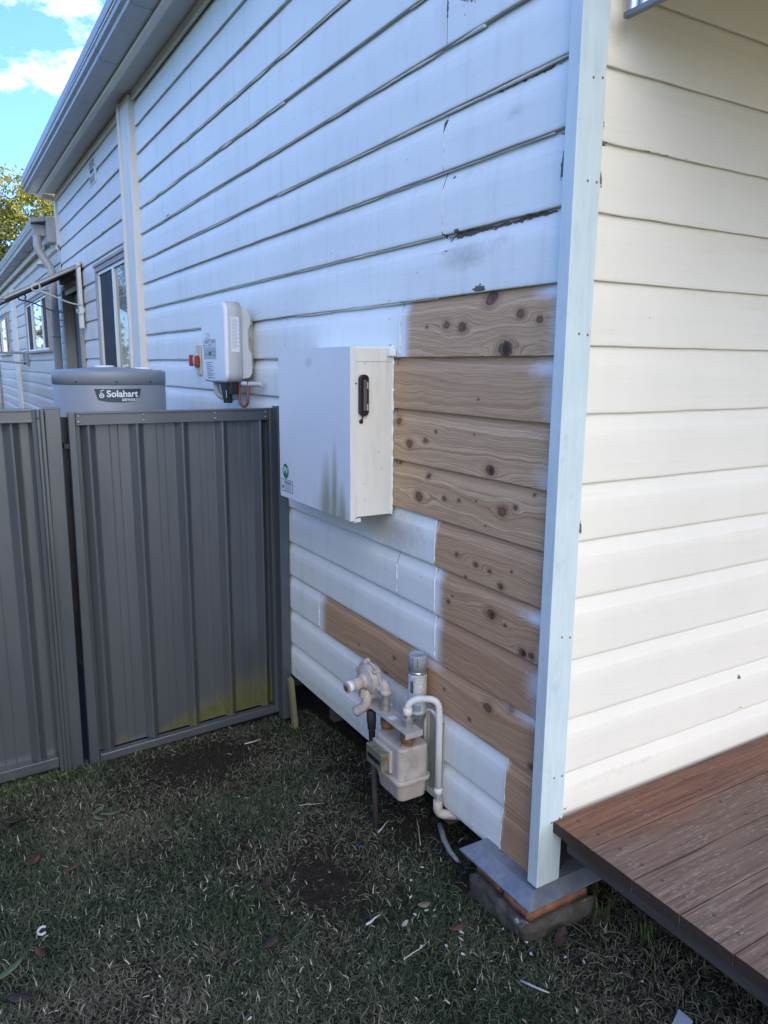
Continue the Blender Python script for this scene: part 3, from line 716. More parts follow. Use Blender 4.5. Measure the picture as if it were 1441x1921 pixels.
# ---- far part of the same wall, beyond the cover board
D0, D1, DH = 7.20, 8.23, 2.40
far_segs = []
for k in range(0, 21-1):
    zt, zb = LAPS[k]+.02, LAPS[k+1]+.02
    if zb > DH-.05: far_segs.append((zt, zb, 4.70, 8.36))
    else: far_segs += [(zt, zb, 4.70, 7.16), (zt, zb, 8.27, 8.36)]
Vf, Ff, Af = board_mesh(far_segs, 'x', .05, [(5.8, 2.74, .3, .006, .8), (5.2, 2.9, .1, .006, 1.), (6.2, 2.55, .5, .006, .7)], [(6.0, 2.9, .8, .05, .5), (6.6, 1.9, .4, .3, .5), (5.3, 2.8, .5, .1, .4)], .004, 4)
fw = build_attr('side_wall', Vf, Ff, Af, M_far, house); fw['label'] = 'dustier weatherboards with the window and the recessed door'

# ---- front wall
FL = [3.00, 2.83, 2.66, 2.49, 2.321, 2.148, 1.984, 1.819, 1.656, 1.480, 1.292, 1.133, .971, .789, .609, .44, .29]
fs = [(FL[i], FL[i+1], .045, 6.0) for i in range(len(FL)-1)]
fs1 = [(a, b, .045, 1.3) for a, b, _, _ in fs]; fs2 = [(a, b, 1.3, 6.0) for a, b, _, _ in fs]
chf = [(.072, 2.179, .008, .006, 1.5), (.080, 2.146, .020, .004, 1.4), (.070, 2.057, .007, .022, 1.6), (.072, 1.923, .006, .006, 1.5), (.085, 1.868, .035, .0025, 1.0), (.069, 1.849, .005, .012, 1.4), (.074, 1.172, .006, .018, 1.5), (.84, .575, .03, .006, .9), (.87, .565, .010, .005, 1.1),
       (.3, 2.15, .3, .003, .62), (.5, .465, .06, .006, 1.0), (.09, .33, .03, .006, 1.25), (.12, .345, .03, .004, 1.2), (.16, .34, .03, .003, 1.1), (.25, .42, .06, .002, .8), (.9, .45, .1, .004, .8), (.07, 2.4, .006, .03, 1.0)]
dif = [(.10, 2.40, .05, .05, .9), (.3, .38, .4, .03, .6), (.14, .50, .03, .01, .5), (.12, 2.36, .16, .02, .35), (.09, 1.3, .03, .2, .25)]
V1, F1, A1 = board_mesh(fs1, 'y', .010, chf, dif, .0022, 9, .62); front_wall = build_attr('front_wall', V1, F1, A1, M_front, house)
front_wall['label'] = 'cream weatherboard front wall standing on the deck'
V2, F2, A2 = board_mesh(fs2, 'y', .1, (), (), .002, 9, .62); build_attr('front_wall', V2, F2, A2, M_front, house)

# corner trim
mb = MB(); mb.prism([(-.035, -.020), (.052, -.020), (.052, .0), (.044, .012), (-.0125, .012), (-.0125, .020), (-.035, .020)], .118, 3.5, 'z')
tr = build('corner_trim', mb, M_trim, house, .0015, 2); tr['label'] = 'pale blue green primed corner board'
mb = MB()
for z in (1.685, .875, .455, 2.28, .52-.2, 2.05): 
    for x in (.012, .042): mb.lathe([(.0001, 0), (.0035, 0), (.003, .0012), (.0001, .0013)], (x-.002, -.0198, z+rnd.uniform(-.005, .005)), (0, -1, 0), 8)
SPLIT('nail_head', mb, M_rust, tr)

# eave: gutter, fascia, soffit, frieze, mouldings, cover board
# gutter profile in (x,z)
def sweep(profile, y0, y1, dz=0., name='', mat=None, par=None, n=2, smooth=False, bevel=0):
    mb = MB(); m = len(profile); V = []; F = []
    for i in range(n):
        y = y0+(y1-y0)*i/(n-1)
        for x, z in profile: V.append((x, y, z+dz*(i/(n-1))))
    for i in range(n-1):
        for j in range(m): j2 = (j+1) % m; F.append((i*m+j, (i+1)*m+j, (i+1)*m+j2, i*m+j2))
    F.append(tuple(range(m))); F.append(tuple((n-1)*m+j for j in range(m))[::-1]); mb.add(V, F, smooth); return build(name, mb, mat, par, bevel)
GY1 = 8.42
gprof = [(-.195, 3.455), (-.300, 3.455), (-.325, 3.475), (-.325, 3.500), (-.345, 3.515), (-.348, 3.545), (-.340, 3.552), (-.338, 3.530), (-.318, 3.512), (-.316, 3.480), (-.296, 3.461), (-.199, 3.461), (-.199, 3.57), (-.195, 3.57)]
gut = sweep(gprof, -.35, GY1, .035, 'gutter', M_gutter, house)
mb = MB(); mb.tube([(-.347, -.35, 3.548), (-.347, GY1, 3.584)], .009, 10); build('gutter_bead', mb, M_gutlip, gut)
mb = MB()
for y in [.4+.88*i for i in range(9)]+[8.25]:
    dz = .035*(y+.35)/(GY1+.35)
    V = [(x-.0015 if x < -.2 else x, yy, z+dz-.0015) for yy in (y-.003, y+.003) for x, z in gprof[:7]]; mb.add(V, [(j, j+1, 7+j+1, 7+j) for j in range(6)])
SPLIT('gutter_strap', mb, M_beam, gut)
mb = MB(); mb.add([(x, GY1+.001, z+.035) for x, z in [(-.195, 3.455), (-.300, 3.455), (-.325, 3.475), (-.325, 3.500), (-.345, 3.515), (-.348, 3.545), (-.195, 3.56)]], [tuple(range(7))]); build('gutter_end_cap', mb, M_gutter, gut)
sweep([(-.1945, 3.4525), (-.186, 3.4525), (-.186, 3.4545), (-.1945, 3.4545)], -.35, GY1-.01, .034, 'gutter_gap_shade', M_dark, house)  # thin black strip standing for the shade between gutter and fascia
sweep([(-.192, 3.44), (-.160, 3.44), (-.160, 3.62), (-.192, 3.62)], -.35, 8.40, .03, 'fascia', M_eave, house, bevel=.003)
sweep([(-.160, 3.432), (-.200, 3.432), (-.204, 3.445), (-.196, 3.458), (-.160, 3.458)], -.35, 8.39, .03, 'fascia_moulding', M_eave, house, bevel=.002)
sweep([(-.158, 3.476), (.0, 3.476), (.0, 3.486), (-.158, 3.486)], -.35, 8.38, .03, 'soffit', M_soffit, house)
for y0, y1 in ((.02, 4.445), (4.74, 8.36)): sweep([(-.022, 3.425), (-.0014, 3.425), (-.0014, 3.478), (-.018, 3.478), (-.018, 3.468)], y0, y1, .012, 'frieze_board', M_eave, house, bevel=.002)
sweep([(-.158, 3.45), (-.006, 3.43), (-.006, 3.50), (-.158, 3.50)], 8.38, 8.40, 0, 'eave_return', M_eave, house)
mb = MB(); mb.box((-.045, 4.455, -.1), (.02, 4.70, 3.475)); cb = build('cover_board', mb, M_post, house, .004)
mb = MB(); mb.box((-.062, 4.70, -.1), (.02, 4.745, 3.475)); build('cover_board_edge', mb, M_post, cb, .004)
mb = MB(); mb.box((-.025, 8.33, 2.95), (.02, 8.40, 3.475)); build('end_trim', mb, M_post, house, .003)
# solid core added to block light behind the boards, floor frame and roof
mb = MB(); mb.box((.025, .03, .10), (.12, 7.1, 3.55)); mb.box((.025, 7.1, DH+.05), (.12, 8.33, 3.55)); mb.box((.12, .03, .12), (7.9, 8.33, 3.55)); mb.box((7.9, 0, -.3), (8.0, 8.35, 3.55)); mb.box((.0185, .02, .088), (.10, 8.3, .112))
build('light_block_core', mb, M_dark, house)
mb = MB(); mb.prism([(-.345, 3.60), (4.0, 5.35), (8.3, 3.60), (8.3, 3.66), (4.0, 5.43), (-.345, 3.66)], -.35, 8.45, 'y'); build('roof', mb, M_roof, house)
mb = MB(); mb.prism([(.02, 3.5), (7.95, 3.5), (4.0, 5.3)], .0, 8.35, 'y'); build('gable', mb, M_far, house)
mb = MB()
for y in [.5+.45*i for i in range(17)]: mb.box((.03, y, .0), (3.5, y+.045, .10))
mb.box((.35, .2, -.06), (.45, 8.2, .0)); SPLIT('floor_joist', mb, M_joist, house)
# vent
mb = MB(); mb.box((-.006, 5.95, 3.19), (.006, 6.25, 3.40)); ve = build('vent', mb, M_white, house, .002)
mb = MB()
for i in range(4): mb.box((-.011, 5.98, 3.205+.017*i), (-.006, 6.22, 3.211+.017*i)); mb.box((-.011, 5.98, 3.33+.017*i), (-.006, 6.22, 3.336+.017*i))
SPLIT('vent_louvre', mb, M_sill, ve); mb = MB()
for i in range(3): mb.box((-.012, 6.03+.06*i, 3.285), (-.0065, 6.045+.06*i, 3.315))
SPLIT('vent_slot', mb, M_dark, ve)

def window(y0, y1, z0, z1, mulls, panes, parent, label, fr=.055, sillw=.03):
    w = MB(); t = .045
    for a, b in (((-t, y0, z1-fr), (.01, y1, z1)), ((-t, y0, z0), (.01, y0+fr, z1-fr)), ((-t, y1-fr, z0), (.01, y1, z1-fr))): w.box(a, b)
    o = build('window', w, M_sill, parent, .003); o['label'] = label
    s = MB(); s.box((-t-.03, y0-.02, z0-sillw), (.01, y1+.02, z0)); build('sill', s, M_sill, o, .003)
    h = MB(); h.box((-t-.012, y0-.015, z1-.012), (.0, y1+.015, z1+.014)); build('head_flashing', h, M_sill, o, .002)
    a0, a1, c0, c1 = y0+fr, y1-fr, z0, z1-fr; f = MB(); e = .028; fx = -.028
    f.box((fx, a0, c1-e), (.0, a1, c1)); f.box((fx, a0, c0), (.0, a1, c0+e)); f.box((fx, a0, c0+e), (.0, a0+e, c1-e)); f.box((fx, a1-e, c0+e), (.0, a1, c1-e))
    for m_ in mulls: f.box((fx-.004, m_-.022, c0+e), (.0, m_+.022, c1-e))
    build('frame', f, M_alu, o, .002)
    xs = [a0]+list(mulls)+[a1]
    for i, mt in enumerate(panes):
        p = MB(); p.box((-.012, xs[i]+.01, c0+.01), (-.004, xs[i+1]-.01, c1-.01)); build('pane', p, mt, o)
window(4.76, 6.08, 1.02, 2.47, [5.36], [M_obsc, M_screen], house, 'tall sliding window with dark screen and obscure glass')
# door recess
mb = MB(); mb.box((-.03, 7.12, .2), (.10, 7.19, 2.42)); mb.box((-.03, 8.23, .2), (.10, 8.29, 2.42)); mb.box((-.03, 7.12, 2.42), (.10, 8.29, 2.47)); dfm = build('door_frame', mb, M_sill, house, .003)
mb = MB(); mb.box((.085, 7.19, .2), (.118, 8.23, 2.42)); dr = build('door', mb, M_dgrey, house, .003); dr['label'] = 'dark grey door in the shade of the awning'
mb = MB()
for za, zb_ in ((.45, 1.2), (1.35, 2.25)): mb.box((.079, 7.32, za), (.085, 8.10, zb_))
SPLIT('door_panel', mb, M_dgrey, dr, .004)
mb = MB(); mb.lathe([(.001, 0), (.025, 0), (.022, .03), (.028, .045), (.001, .06)], (.085, 7.26, 1.25), (-1, 0, 0), 14); build('handle', mb, M_galv, dr)

# ------------------------------------------------------------------ extension
ext = thing('house_extension', (0, 12, -.2), 'lower weathered extension at the far end of the house with two small windows', 'building')
EL = [3.16, 2.95, 2.77, 2.60, 2.42, 2.235, 2.04, 1.84, 1.645, 1.465, 1.29, 1.107, .92, .74, .56, .38, .2, .02]
es = [(EL[i], EL[i+1], 8.37, 21.) for i in range(len(EL)-1)]
Ve, Fe, Ae = board_mesh(es, 'x', .12, (), [(11, 1.2, 3, .5, .75), (9.2, 1.3, 1, .5, .6), (14, 1.3, 2, .6, .8), (11, 1.62, 2, .1, .6)], .006, 6)
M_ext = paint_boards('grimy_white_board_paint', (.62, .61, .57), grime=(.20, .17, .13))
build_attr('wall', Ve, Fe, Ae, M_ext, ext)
window(9.56, 12.25, 1.78, 2.55, [10.25, 11.45], [M_screen, M_glass, M_screen], ext, 'three light window nearer the downpipe')
window(15.6, 18.3, 1.78, 2.58, [16.3, 17.6], [M_screen, M_glass, M_screen], ext, 'farther three light window cut by the picture edge')
mb = MB(); mb.box((-.035, 14.08, -.2), (.01, 14.75, 3.05)); build('cover_board', mb, M_post, ext, .004)
mb = MB(); mb.box((.025, 8.42, -.2), (6.5, 21, 3.12)); build('light_block_core', mb, M_dark, ext)  # solid core added so no light passes through the extension
gp2 = [(-.115, 3.08), (-.215, 3.08), (-.24, 3.10), (-.245, 3.14), (-.26, 3.16), (-.262, 3.20), (-.252, 3.20), (-.115, 3.10), (-.115, 3.20), (-.110, 3.20), (-.110, 3.08)]
eg = sweep([(-.115, 3.08), (-.215, 3.08), (-.24, 3.10), (-.245, 3.14), (-.26, 3.16), (-.262, 3.20), (-.115, 3.20)], 8.62, 21., 0, 'gutter', M_gutter, ext)
mb = MB(); mb.tube([(-.262, 8.62, 3.202), (-.262, 21, 3.202)], .009, 8); build('gutter_bead', mb, M_gutlip, eg)
mb = MB()
for y in [9.3+.9*i for i in range(12)]: mb.box((-.247, y, 3.076), (-.115, y+.012, 3.0795)); 
SPLIT('gutter_strap', mb, M_beam, eg)
sweep([(-.110, 3.01), (-.085, 3.01), (-.085, 3.2), (-.110, 3.2)], 8.50, 21., 0, 'fascia', M_eave, ext)
sweep([(-.085, 3.03), (.0, 3.03), (.0, 3.045), (-.085, 3.045)], 8.50, 21., 0, 'soffit', M_soffit, ext)
sweep([(-.03, 2.92), (-.001, 2.90), (-.001, 3.03), (-.03, 3.03)], 8.45, 21., 0, 'frieze_board', M_eave, ext)
mb = MB(); mb.box((-.112, 8.42, 3.0), (.02, 8.60, 3.27)); mb.box((-.115, 8.40, 2.985), (.02, 8.62, 3.0)); build('rain_head', mb, M_gutter, ext, .003)
mb = MB(); mb.prism([(-.27, 3.205), (6.6, 4.3), (6.6, 4.36), (-.27, 3.25)], 8.5, 21., 'y'); build('roof', mb, M_roof, ext)
mb = MB(); mb.tube(bend_path([(-.20, 8.66, 3.09), (-.20, 8.66, 2.93), (-.075, 8.60, 2.70), (-.075, 8.58, 2.55), (-.075, 8.56, -.2)], .06), .047, 16); dp = build('downpipe', mb, M_gutter, ext)
mb = MB()
for z in (2.60, 1.9): mb.lathe([(.0475, 0), (.050, .0), (.050, .02), (.0475, .02)], (-.075, 8.575, z), (0, 0, 1), 16)
SPLIT('pipe_strap', mb, M_beam, dp)
# horn speaker under the eave
hs = thing('horn_speaker', (-.11, 8.95, 2.86), 'small cone shaped horn hanging below the far gutter beside the downpipe', 'horn')
mb = MB(); mb.lathe([(.018, 0), (.022, .03), (.035, .07), (.055, .11), (.060, .12), (.052, .118), (.03, .08), (.012, .05)], (-.11, 8.95, 2.88), (-.25, -.25, -1), 20); build('horn', mb, M_white, hs)
mb = MB(); mb.tube([(-.11, 8.95, 2.88), (-.095, 8.95, 3.01)], .01, 8); build('bracket', mb, M_white, hs)

# second downpipe at the far end (left picture edge)
fd = thing('downpipe', (-.06, 19.3, 0), 'grey downpipe at the very left edge behind the clothesline', 'downpipe')
mb = MB(); mb.tube([(-.07, 18.9, -.2), (-.07, 18.9, 1.62)], .06, 12); build('pipe', mb, M_gutter, fd)

# ------------------------------------------------------------------ door awning with scroll brackets
aw = thing('door_awning', (-.35, 7.6, 2.3), 'small sloping awning over the recessed door with white scroll brackets', 'awning')
def awn(x): return 2.60+(x/.742)*.375
mb = MB(); mb.hexa([(-.76, 6.98, awn(-.76)), (.0, 6.98, awn(0)), (.0, 8.32, awn(0)), (-.76, 8.32, awn(-.76)), (-.76, 6.98, awn(-.76)+.018), (.0, 6.98, awn(0)+.018), (.0, 8.32, awn(0)+.018), (-.76, 8.32, awn(-.76)+.018)]); build('roof_sheet', mb, M_awne, aw)
mb = MB()
for y in (7.02, 8.25): mb.hexa([(-.74, y, awn(-.74)-.016), (-.01, y, awn(-.01)-.03), (-.01, y+.035, awn(-.01)-.03), (-.74, y+.035, awn(-.74)-.016), (-.74, y, awn(-.74)-.001), (-.01, y, awn(-.01)-.001), (-.01, y+.035, awn(-.01)-.001), (-.74, y+.035, awn(-.74)-.001)])
mb.box((-.755, 7.0, awn(-.75)-.03), (-.735, 8.3, awn(-.75)-.001)); mb.box((-.05, 7.06, 2.49), (-.005, 8.24, 2.56)); SPLIT('rafter', mb, M_sill, aw)
mb = MB(); mb.box((-.055, 6.93, 1.955), (-.02, 7.03, 2.60)); build('side_board', mb, M_white, aw, .003)
mb = MB(); mb.box((-.02, 7.1, 1.0), (-.001, 7.125, 2.42)); build('cover_strip', mb, M_sill, aw)
for y in (6.93, 8.27):
    mb = MB(); mb.tube([(-.745, y, awn(-.745)-.012), (-.02, y, awn(-.02)-.012)], .009, 8)
    p = []
    # top scroll
    for i in range(19): a = i/18*1.5*math.pi; r = .028+.018*i/18; p.append((-.445+r*math.cos(a+2.2+math.pi), y, 2.335+r*math.sin(a+2.2+math.pi)))
    p = [Vector(q) for q in p]
    s0 = Vector((-.475, y, 2.305)); s1 = Vector((-.04, y, 2.185))
    line = [s0.lerp(s1, t) + Vector((0, 0, .012*math.sin(t*math.pi*2))) for t in [i/12 for i in range(13)]]
    q2 = []
    for i in range(19): a = i/18*1.6*math.pi; r = .055-.025*i/18; q2.append(Vector((-.055+r*math.sin(a)*.9, y, 2.135+r*math.cos(a))))
    mb.tube(p+line+q2, .0085, 8); build('scroll_bracket', mb, M_iron, aw)

# folding clothesline arm
cl = thing('clothesline', (-.2, 12.6, 1.7), 'grey folding clothesline frame sticking out of the far wall', 'clothesline')
mb = MB()
mb.box((-1.3, 12.58, 1.745), (0, 12.62, 1.785)); mb.box((-.09, 12.585, 1.57), (-.05, 12.615, 1.745)); mb.hexa([(-1.3, 12.585, 1.69), (-.02, 12.585, 1.575), (-.02, 12.615, 1.575), (-1.3, 12.615, 1.69), (-1.3, 12.585, 1.72), (-.02, 12.585, 1.605), (-.02, 12.615, 1.605), (-1.3, 12.615, 1.72)])
build('arm', mb, M_tank, cl, .003)
mb = MB(); mb.box((-.035, 12.5, 1.55), (-.001, 12.7, 1.80)); mb.box((-.62, 12.6, 1.745), (-.58, 14.6, 1.78)); build('wall_bracket', mb, M_tank, cl)

# ------------------------------------------------------------------ hot water tank
tk = thing('hot_water_tank', (-.55, 3.0, -.18), 'blue grey cylindrical hot water tank behind the gate', 'water heater')
TC = (-.550, 3.02); TR = .298
mb = MB(); mb.lathe([(TR-.02, -.10), (TR, -.08), (TR, 1.487), (TR-.002, 1.490)], (TC[0], TC[1], 0), (0, 0, 1), 96); build('body', mb, M_tank, tk)
mb = MB(); mb.lathe([(TR-.004, 1.490), (TR+.003, 1.492), (TR+.003, 1.553), (TR-.001, 1.560), (TR-.02, 1.566), (.001, 1.585)], (TC[0], TC[1], 0), (0, 0, 1), 96); lid = build('lid', mb, M_tank, tk)
mb = MB()
for a in (-2.35, -1.0, -1.65): mb.lathe([(.001, 0), (.006, 0), (.004, .003), (.001, .003)], (TC[0]+(TR+.002)*math.cos(a), TC[1]+(TR+.002)*math.sin(a), 1.505), (math.cos(a), math.sin(a), 0), 10)
SPLIT('screw', mb, M_black, lid)
mb = MB(); mb.lathe([(.001, 0), (.055, 0), (.05, .012), (.001, .014)], (TC[0]-.02, TC[1]+.02, 1.578), (0, 0, 1), 20); mb.lathe([(.001, 0), (.05, 0), (.045, .014), (.001, .016)], (TC[0]+.19, TC[1]+.02, 1.567), (0, 0, 1), 20); SPLIT('top_cap', mb, M_inv, lid)
SA = math.atan2(-1, .0)-.055
def tf(dr):
    def f(x, y):
        a = SA+x/(TR+dr); return Vector((TC[0]+(TR+dr)*math.cos(a), TC[1]+(TR+dr)*math.sin(a), 1.437+y))
    return f
def curved_patch(name, top, bot, hw0, hw1, dr, mat, par, n=24, sag=0.):
    mb = MB(); V = []; F = []
    for i in range(n+1):
        t = i/n*2-1
        V.append(tf(dr)(t*hw0, top)); V.append(tf(dr)(t*hw1, bot+sag*(t*t)))
    for i in range(n): F.append((2*i, 2*i+1, 2*i+3, 2*i+2))
    mb.add(V, F, True); return build(name, mb, mat, par)
sg = curved_patch('sign', .033, -.036, .122, .106, .0035, M_sign, tk, sag=.012); sg['label'] = 'navy maker sign with white lettering'
text('sign_text', 'Solahart', .048, lambda x, y: tf(.0045)(x*1.02+.020, y+.006), M_ink, sg, bold=.0013)
text('sign_text', 'atmos', .027, lambda x, y: tf(.0045)(x*1.1+.050, y-.0225), M_ink, sg, bold=.0005)
mb = MB(); V = []; F = []
def ringpatch(cx, cy, r0, r1, a0, a1, n=18):
    o = len(mb.v)
    for i in range(n+1):
        a = a0+(a1-a0)*i/n
        for r in (r0, r1): mb.v.append(tuple(tf(.0045)(cx+r*math.cos(a), cy+r*math.sin(a))))
    for i in range(n): mb.f.append((o+2*i, o+2*i+1, o+2*i+3, o+2*i+2)); mb.sm.append(True)
ringpatch(-.086, -.002, .008, .0125, 0, 2*math.pi); ringpatch(-.086, -.002, .0, .004, 0, 2*math.pi); ringpatch(-.078, .016, .009, .0125, 1.2, 3.6)
for i in range(3): ringpatch(.084+.006*i, -.022, .009, .011, -.9, .9, 6)
build('sign_logo', mb, M_ink, sg)

# ------------------------------------------------------------------ fence panel and gate
def sheet(name, x0, x1, yb, ztop, zbot0, zbot1, ribs, parent, mossf=None):
    """sheet facing -y at y=yb with recessed pans between; ribs: x of the left edge of each valley"""
    P = [(x0, 0.)]
    for r in ribs:
        P += [(r-.004, 0.), (r, -.001), (r+.026, -.030), (r+.031, -.032), (r+.034, -.0315), (r+.044, -.018), (r+.058, -.002), (r+.064, 0.)]
    P.append((x1, 0.)); Q = [P[0]]
    for a, b in zip(P[:-1], P[1:]):
        if b[0]-a[0] > .07:
            w = b[0]-a[0]
            for t in (.42, .68): Q += [(a[0]+w*t-.003, 0.), (a[0]+w*t, .0016), (a[0]+w*t+.003, 0.)]
        Q.append(b)
    Q2 = [Q[0]]
    for a, b in zip(Q[:-1], Q[1:]):
        k = max(1, int((b[0]-a[0])/.02))
        for i in range(1, k+1): Q2.append((a[0]+(b[0]-a[0])*i/k, a[1]+(b[1]-a[1])*i/k))
    nz = 60; V = []; ms = []
    for (x, d) in Q2:
        zb_ = zbot0+(zbot1-zbot0)*(x-x0)/(x1-x0)
        for j in range(nz+1):
            z = zb_+(ztop-zb_)*j/nz; V.append((x, yb+.018+d*.95, z)); ms.append(mossf(x, z-zb_, d) if mossf else 0)
    F = [(i*(nz+1)+j, (i+1)*(nz+1)+j, (i+1)*(nz+1)+j+1, i*(nz+1)+j+1) for i in range(len(Q2)-1) for j in range(nz)]
    o = build_attr(name, V, F, dict(moss=ms), M_fence, parent)
    o.data.polygons.foreach_set('use_smooth', [False]*len(o.data.polygons))
    s = o.modifiers.new('solid', 'SOLIDIFY'); s.thickness = .0012; s.offset = 1
    return o
gate = thing('gate', (-.5, 1.9, -.17), 'grey ribbed steel gate with yellow green moss along its foot', 'gate')
GX0, GX1 = -.955, -.026
def mossg(x, h, d):
    a = max(0, min(1, (x+.80)/.25)); hh = .05+.20*math.exp(-((x+.16)/.24)**2)+.03*math.exp(-((x+.45)/.1)**2)
    m = a*math.exp(-(h/hh)**1.6)*1.05
    m2 = .9*math.exp(-((x+.80)/.05)**2)*math.exp(-(h/.07)**2); return max(m, m2)
sh = sheet('sheet', -.915, -.05, 1.895, 1.37, -.125, -.085, [-.895, -.697, -.500, -.317, -.135], gate, mossg)
mb = MB(); mb.hexa([(GX0-.0, 1.868, -.168), (-.912, 1.868, -.166), (-.912, 1.905, -.166), (GX0, 1.905, -.168), (GX0+.012, 1.868, 1.402), (-.922+.006, 1.868, 1.402), (-.916, 1.905, 1.402), (GX0+.012, 1.905, 1.402)]); build('stile', mb, M_fence, gate, .003)
mb = MB(); mb.box((-.066, 1.868, -.128), (-.024, 1.905, 1.403)); build('stile', mb, M_fence, gate, .003)
mb = MB(); mb.box((-.914, 1.872, 1.348), (-.067, 1.893, 1.400)); mb.box((-.914, 1.866, 1.394), (-.067, 1.905, 1.4025)); tr_ = build('top_rail', mb, M_fence, gate, .002)
mb = MB(); mb.hexa([(-.910, 1.868, -.165), (-.067, 1.868, -.128), (-.067, 1.905, -.128), (-.910, 1.905, -.165), (-.910, 1.868, -.128), (-.067, 1.868, -.090), (-.067, 1.905, -.090), (-.910, 1.905, -.128)]); build('bottom_rail', mb, M_fence, gate, .003)
mb = MB()
for x in (-.903, -.640, -.325, -.082):
    for z in (1.386, 1.362): mb.lathe([(.001, 0), (.0055, 0), (.0045, .002), (.001, .003)], (x, 1.872, z), (0, -1, 0), 10)
SPLIT('rivet', mb, M_rivet, gate)
mb = MB(); mb.box((-.965, 1.875, 1.255), (-.945, 1.90, 1.275)); build('hinge', mb, M_black, gate)

fp1 = thing('fence', (-1.8, 1.9, -.15), 'grey ribbed steel fence panel left of the gate posts', 'fence')
def mossn(x, h, d): return .35*math.exp(-(h/.05)**2)
sheet('sheet', -2.75, -1.055, 1.90, 1.385, -.14, -.10, [-2.72, -2.54, -2.355, -2.17, -1.985, -1.80, -1.61, -1.42-.0, -1.23+.045, -1.09+.0], fp1, mossn)
mb = MB(); mb.box((-2.75, 1.868, 1.366), (-1.077, 1.885, 1.414)); mb.box((-2.75, 1.862, 1.41), (-1.077, 1.935, 1.420)); mb.box((-2.75, 1.862, 1.366), (-1.077, 1.868, 1.376)); build('top_rail', mb, M_fence, fp1, .002)
mb = MB(); mb.hexa([(-2.75, 1.866, -.20), (-1.082, 1.866, -.138), (-1.082, 1.935, -.138), (-2.75, 1.935, -.20), (-2.75, 1.866, -.150), (-1.082, 1.866, -.092), (-1.082, 1.935, -.092), (-2.75, 1.935, -.150)]); build('bottom_rail', mb, M_fence, fp1, .002)
mb = MB(); mb.box((-1.075, 1.866, 1.392), (-1.030, 1.868, 1.394)); 
# channel post + square gate post + wall side post
cp = thing('fence_post', (-1.06, 1.89, -.18), 'narrow ribbed channel post at the right end of the fence panel', 'post', 'steel posts along the fence line')
mb = MB(); mb.prism([(-1.080, 1.866), (-1.066, 1.858), (-1.060, 1.866), (-1.052, 1.866), (-1.046, 1.856), (-1.036, 1.856), (-1.034, 1.935), (-1.080, 1.935)], -.19, 1.416, 'z')
build('channel', mb, M_fence, cp); mb = MB(); mb.lathe([(.001, 0), (.005, 0), (.001, .003)], (-1.058, 1.862, 1.385), (0, -1, 0), 8); SPLIT('rivet', mb, M_rivet, cp)
mb = MB(); mb.box((-.985, 1.937, .30), (-.925, 1.95, 1.38)); build('gap_shade_strip', mb, M_black, gate)  # black strip added to darken the gap between post and gate
gp = thing('gate_post', (-1.0, 1.89, -.18), 'square grey steel post between the fence panel and the gate', 'post', 'steel posts along the fence line')
mb = MB(); mb.hexa([(-1.044, 1.872, -.22), (-.982, 1.872, -.22), (-.982, 1.935, -.22), (-1.044, 1.935, -.22), (-1.031, 1.872, 1.417), (-.971, 1.872, 1.417), (-.971, 1.935, 1.417), (-1.031, 1.935, 1.417)]); build('tube', mb, M_fence, gp, .003)
mb = MB(); mb.box((-1.033, 1.870, 1.417), (-.969, 1.937, 1.422)); build('cap', mb, M_fence, gp, .002)
wp = thing('gate_post', (-.03, 1.83, -.15), 'slim grey steel gate post fixed against the house wall', 'post', 'steel posts along the fence line')
mb = MB(); mb.box((-.052, 1.800, -.14), (-.006, 1.862, 1.408)); build('tube', mb, M_fence, wp, .003)
mb = MB(); mb.box((-.054, 1.798, 1.408), (-.004, 1.864, 1.413)); build('cap', mb, M_fence, wp, .001)
st = thing('timber_stake', (-.03, 1.76, -.15), 'short mossy timber stake leaning by the foot of the wall side gate post', 'stake')
mb = MB(); mb.hexa([(-.035, 1.700, -.17), (-.012, 1.700, -.17), (-.012, 1.735, -.17), (-.035, 1.735, -.17), (-.030, 1.758, .065), (-.008, 1.758, .075), (-.008, 1.795, .085), (-.030, 1.795, .075)]); build('stake_body', mb, M_stake, st, .002)

# ------------------------------------------------------------------ meter box
mbx = thing('meter_box', (-.09, 1.17, 1.06), 'white steel meter box on the wall with green stains and a round green sticker', 'meter box')
BX = -.178; BY0, BY1, BZ0, BZ1 = .857, 1.478, 1.064, 1.662
mb = MB(); mb.box((BX+.020, BY0, BZ0+.006), (-.0005, BY1, BZ1-.004)); body = build('body', mb, M_boxside, mbx, .002)
# door: gridded front face for stain attribute
V = []; F = []; ms = []; ny, nz = 60, 60
for i in range(ny+1):
    for j in range(nz+1):
        y = BY0-.004+(BY1+.006-BY0)*i/ny; z = BZ0-.006+(BZ1+.008-BZ0)*j/nz
        V.append((BX, y, z)); e = 0
        for (cy, cz, ry, h, s) in ((1.045, 1.09, .062, .24, 1.5), (.975, 1.09, .045, .30, 1.5), (.92, 1.08, .055, .14, 1.3), (1.14, 1.08, .05, .20, .35), (1.25, 1.08, .08, .25, .25), (1.08, 1.08, .04, .2, .7)):
            q = ((y-cy)/ry)**2; q2 = max(0, (z-cz))/h; e = max(e, s*math.exp(-q*(1+3*q2))*max(0, 1-q2**1.3))
        ms.append(e)
F = [(i*(nz+1)+j, i*(nz+1)+j+1, (i+1)*(nz+1)+j+1, (i+1)*(nz+1)+j) for i in range(ny) for j in range(nz)]
m = nz+1; ring = [i*m for i in range(ny+1)]+[ny*m+j for j in range(1, m)]+[i*m+nz for i in range(ny-1, -1, -1)]+[j for j in range(nz-1, 0, -1)]
o = len(V)
for r in ring: V.append((BX+.019, V[r][1], V[r][2])); ms.append(0)
nr = len(ring)
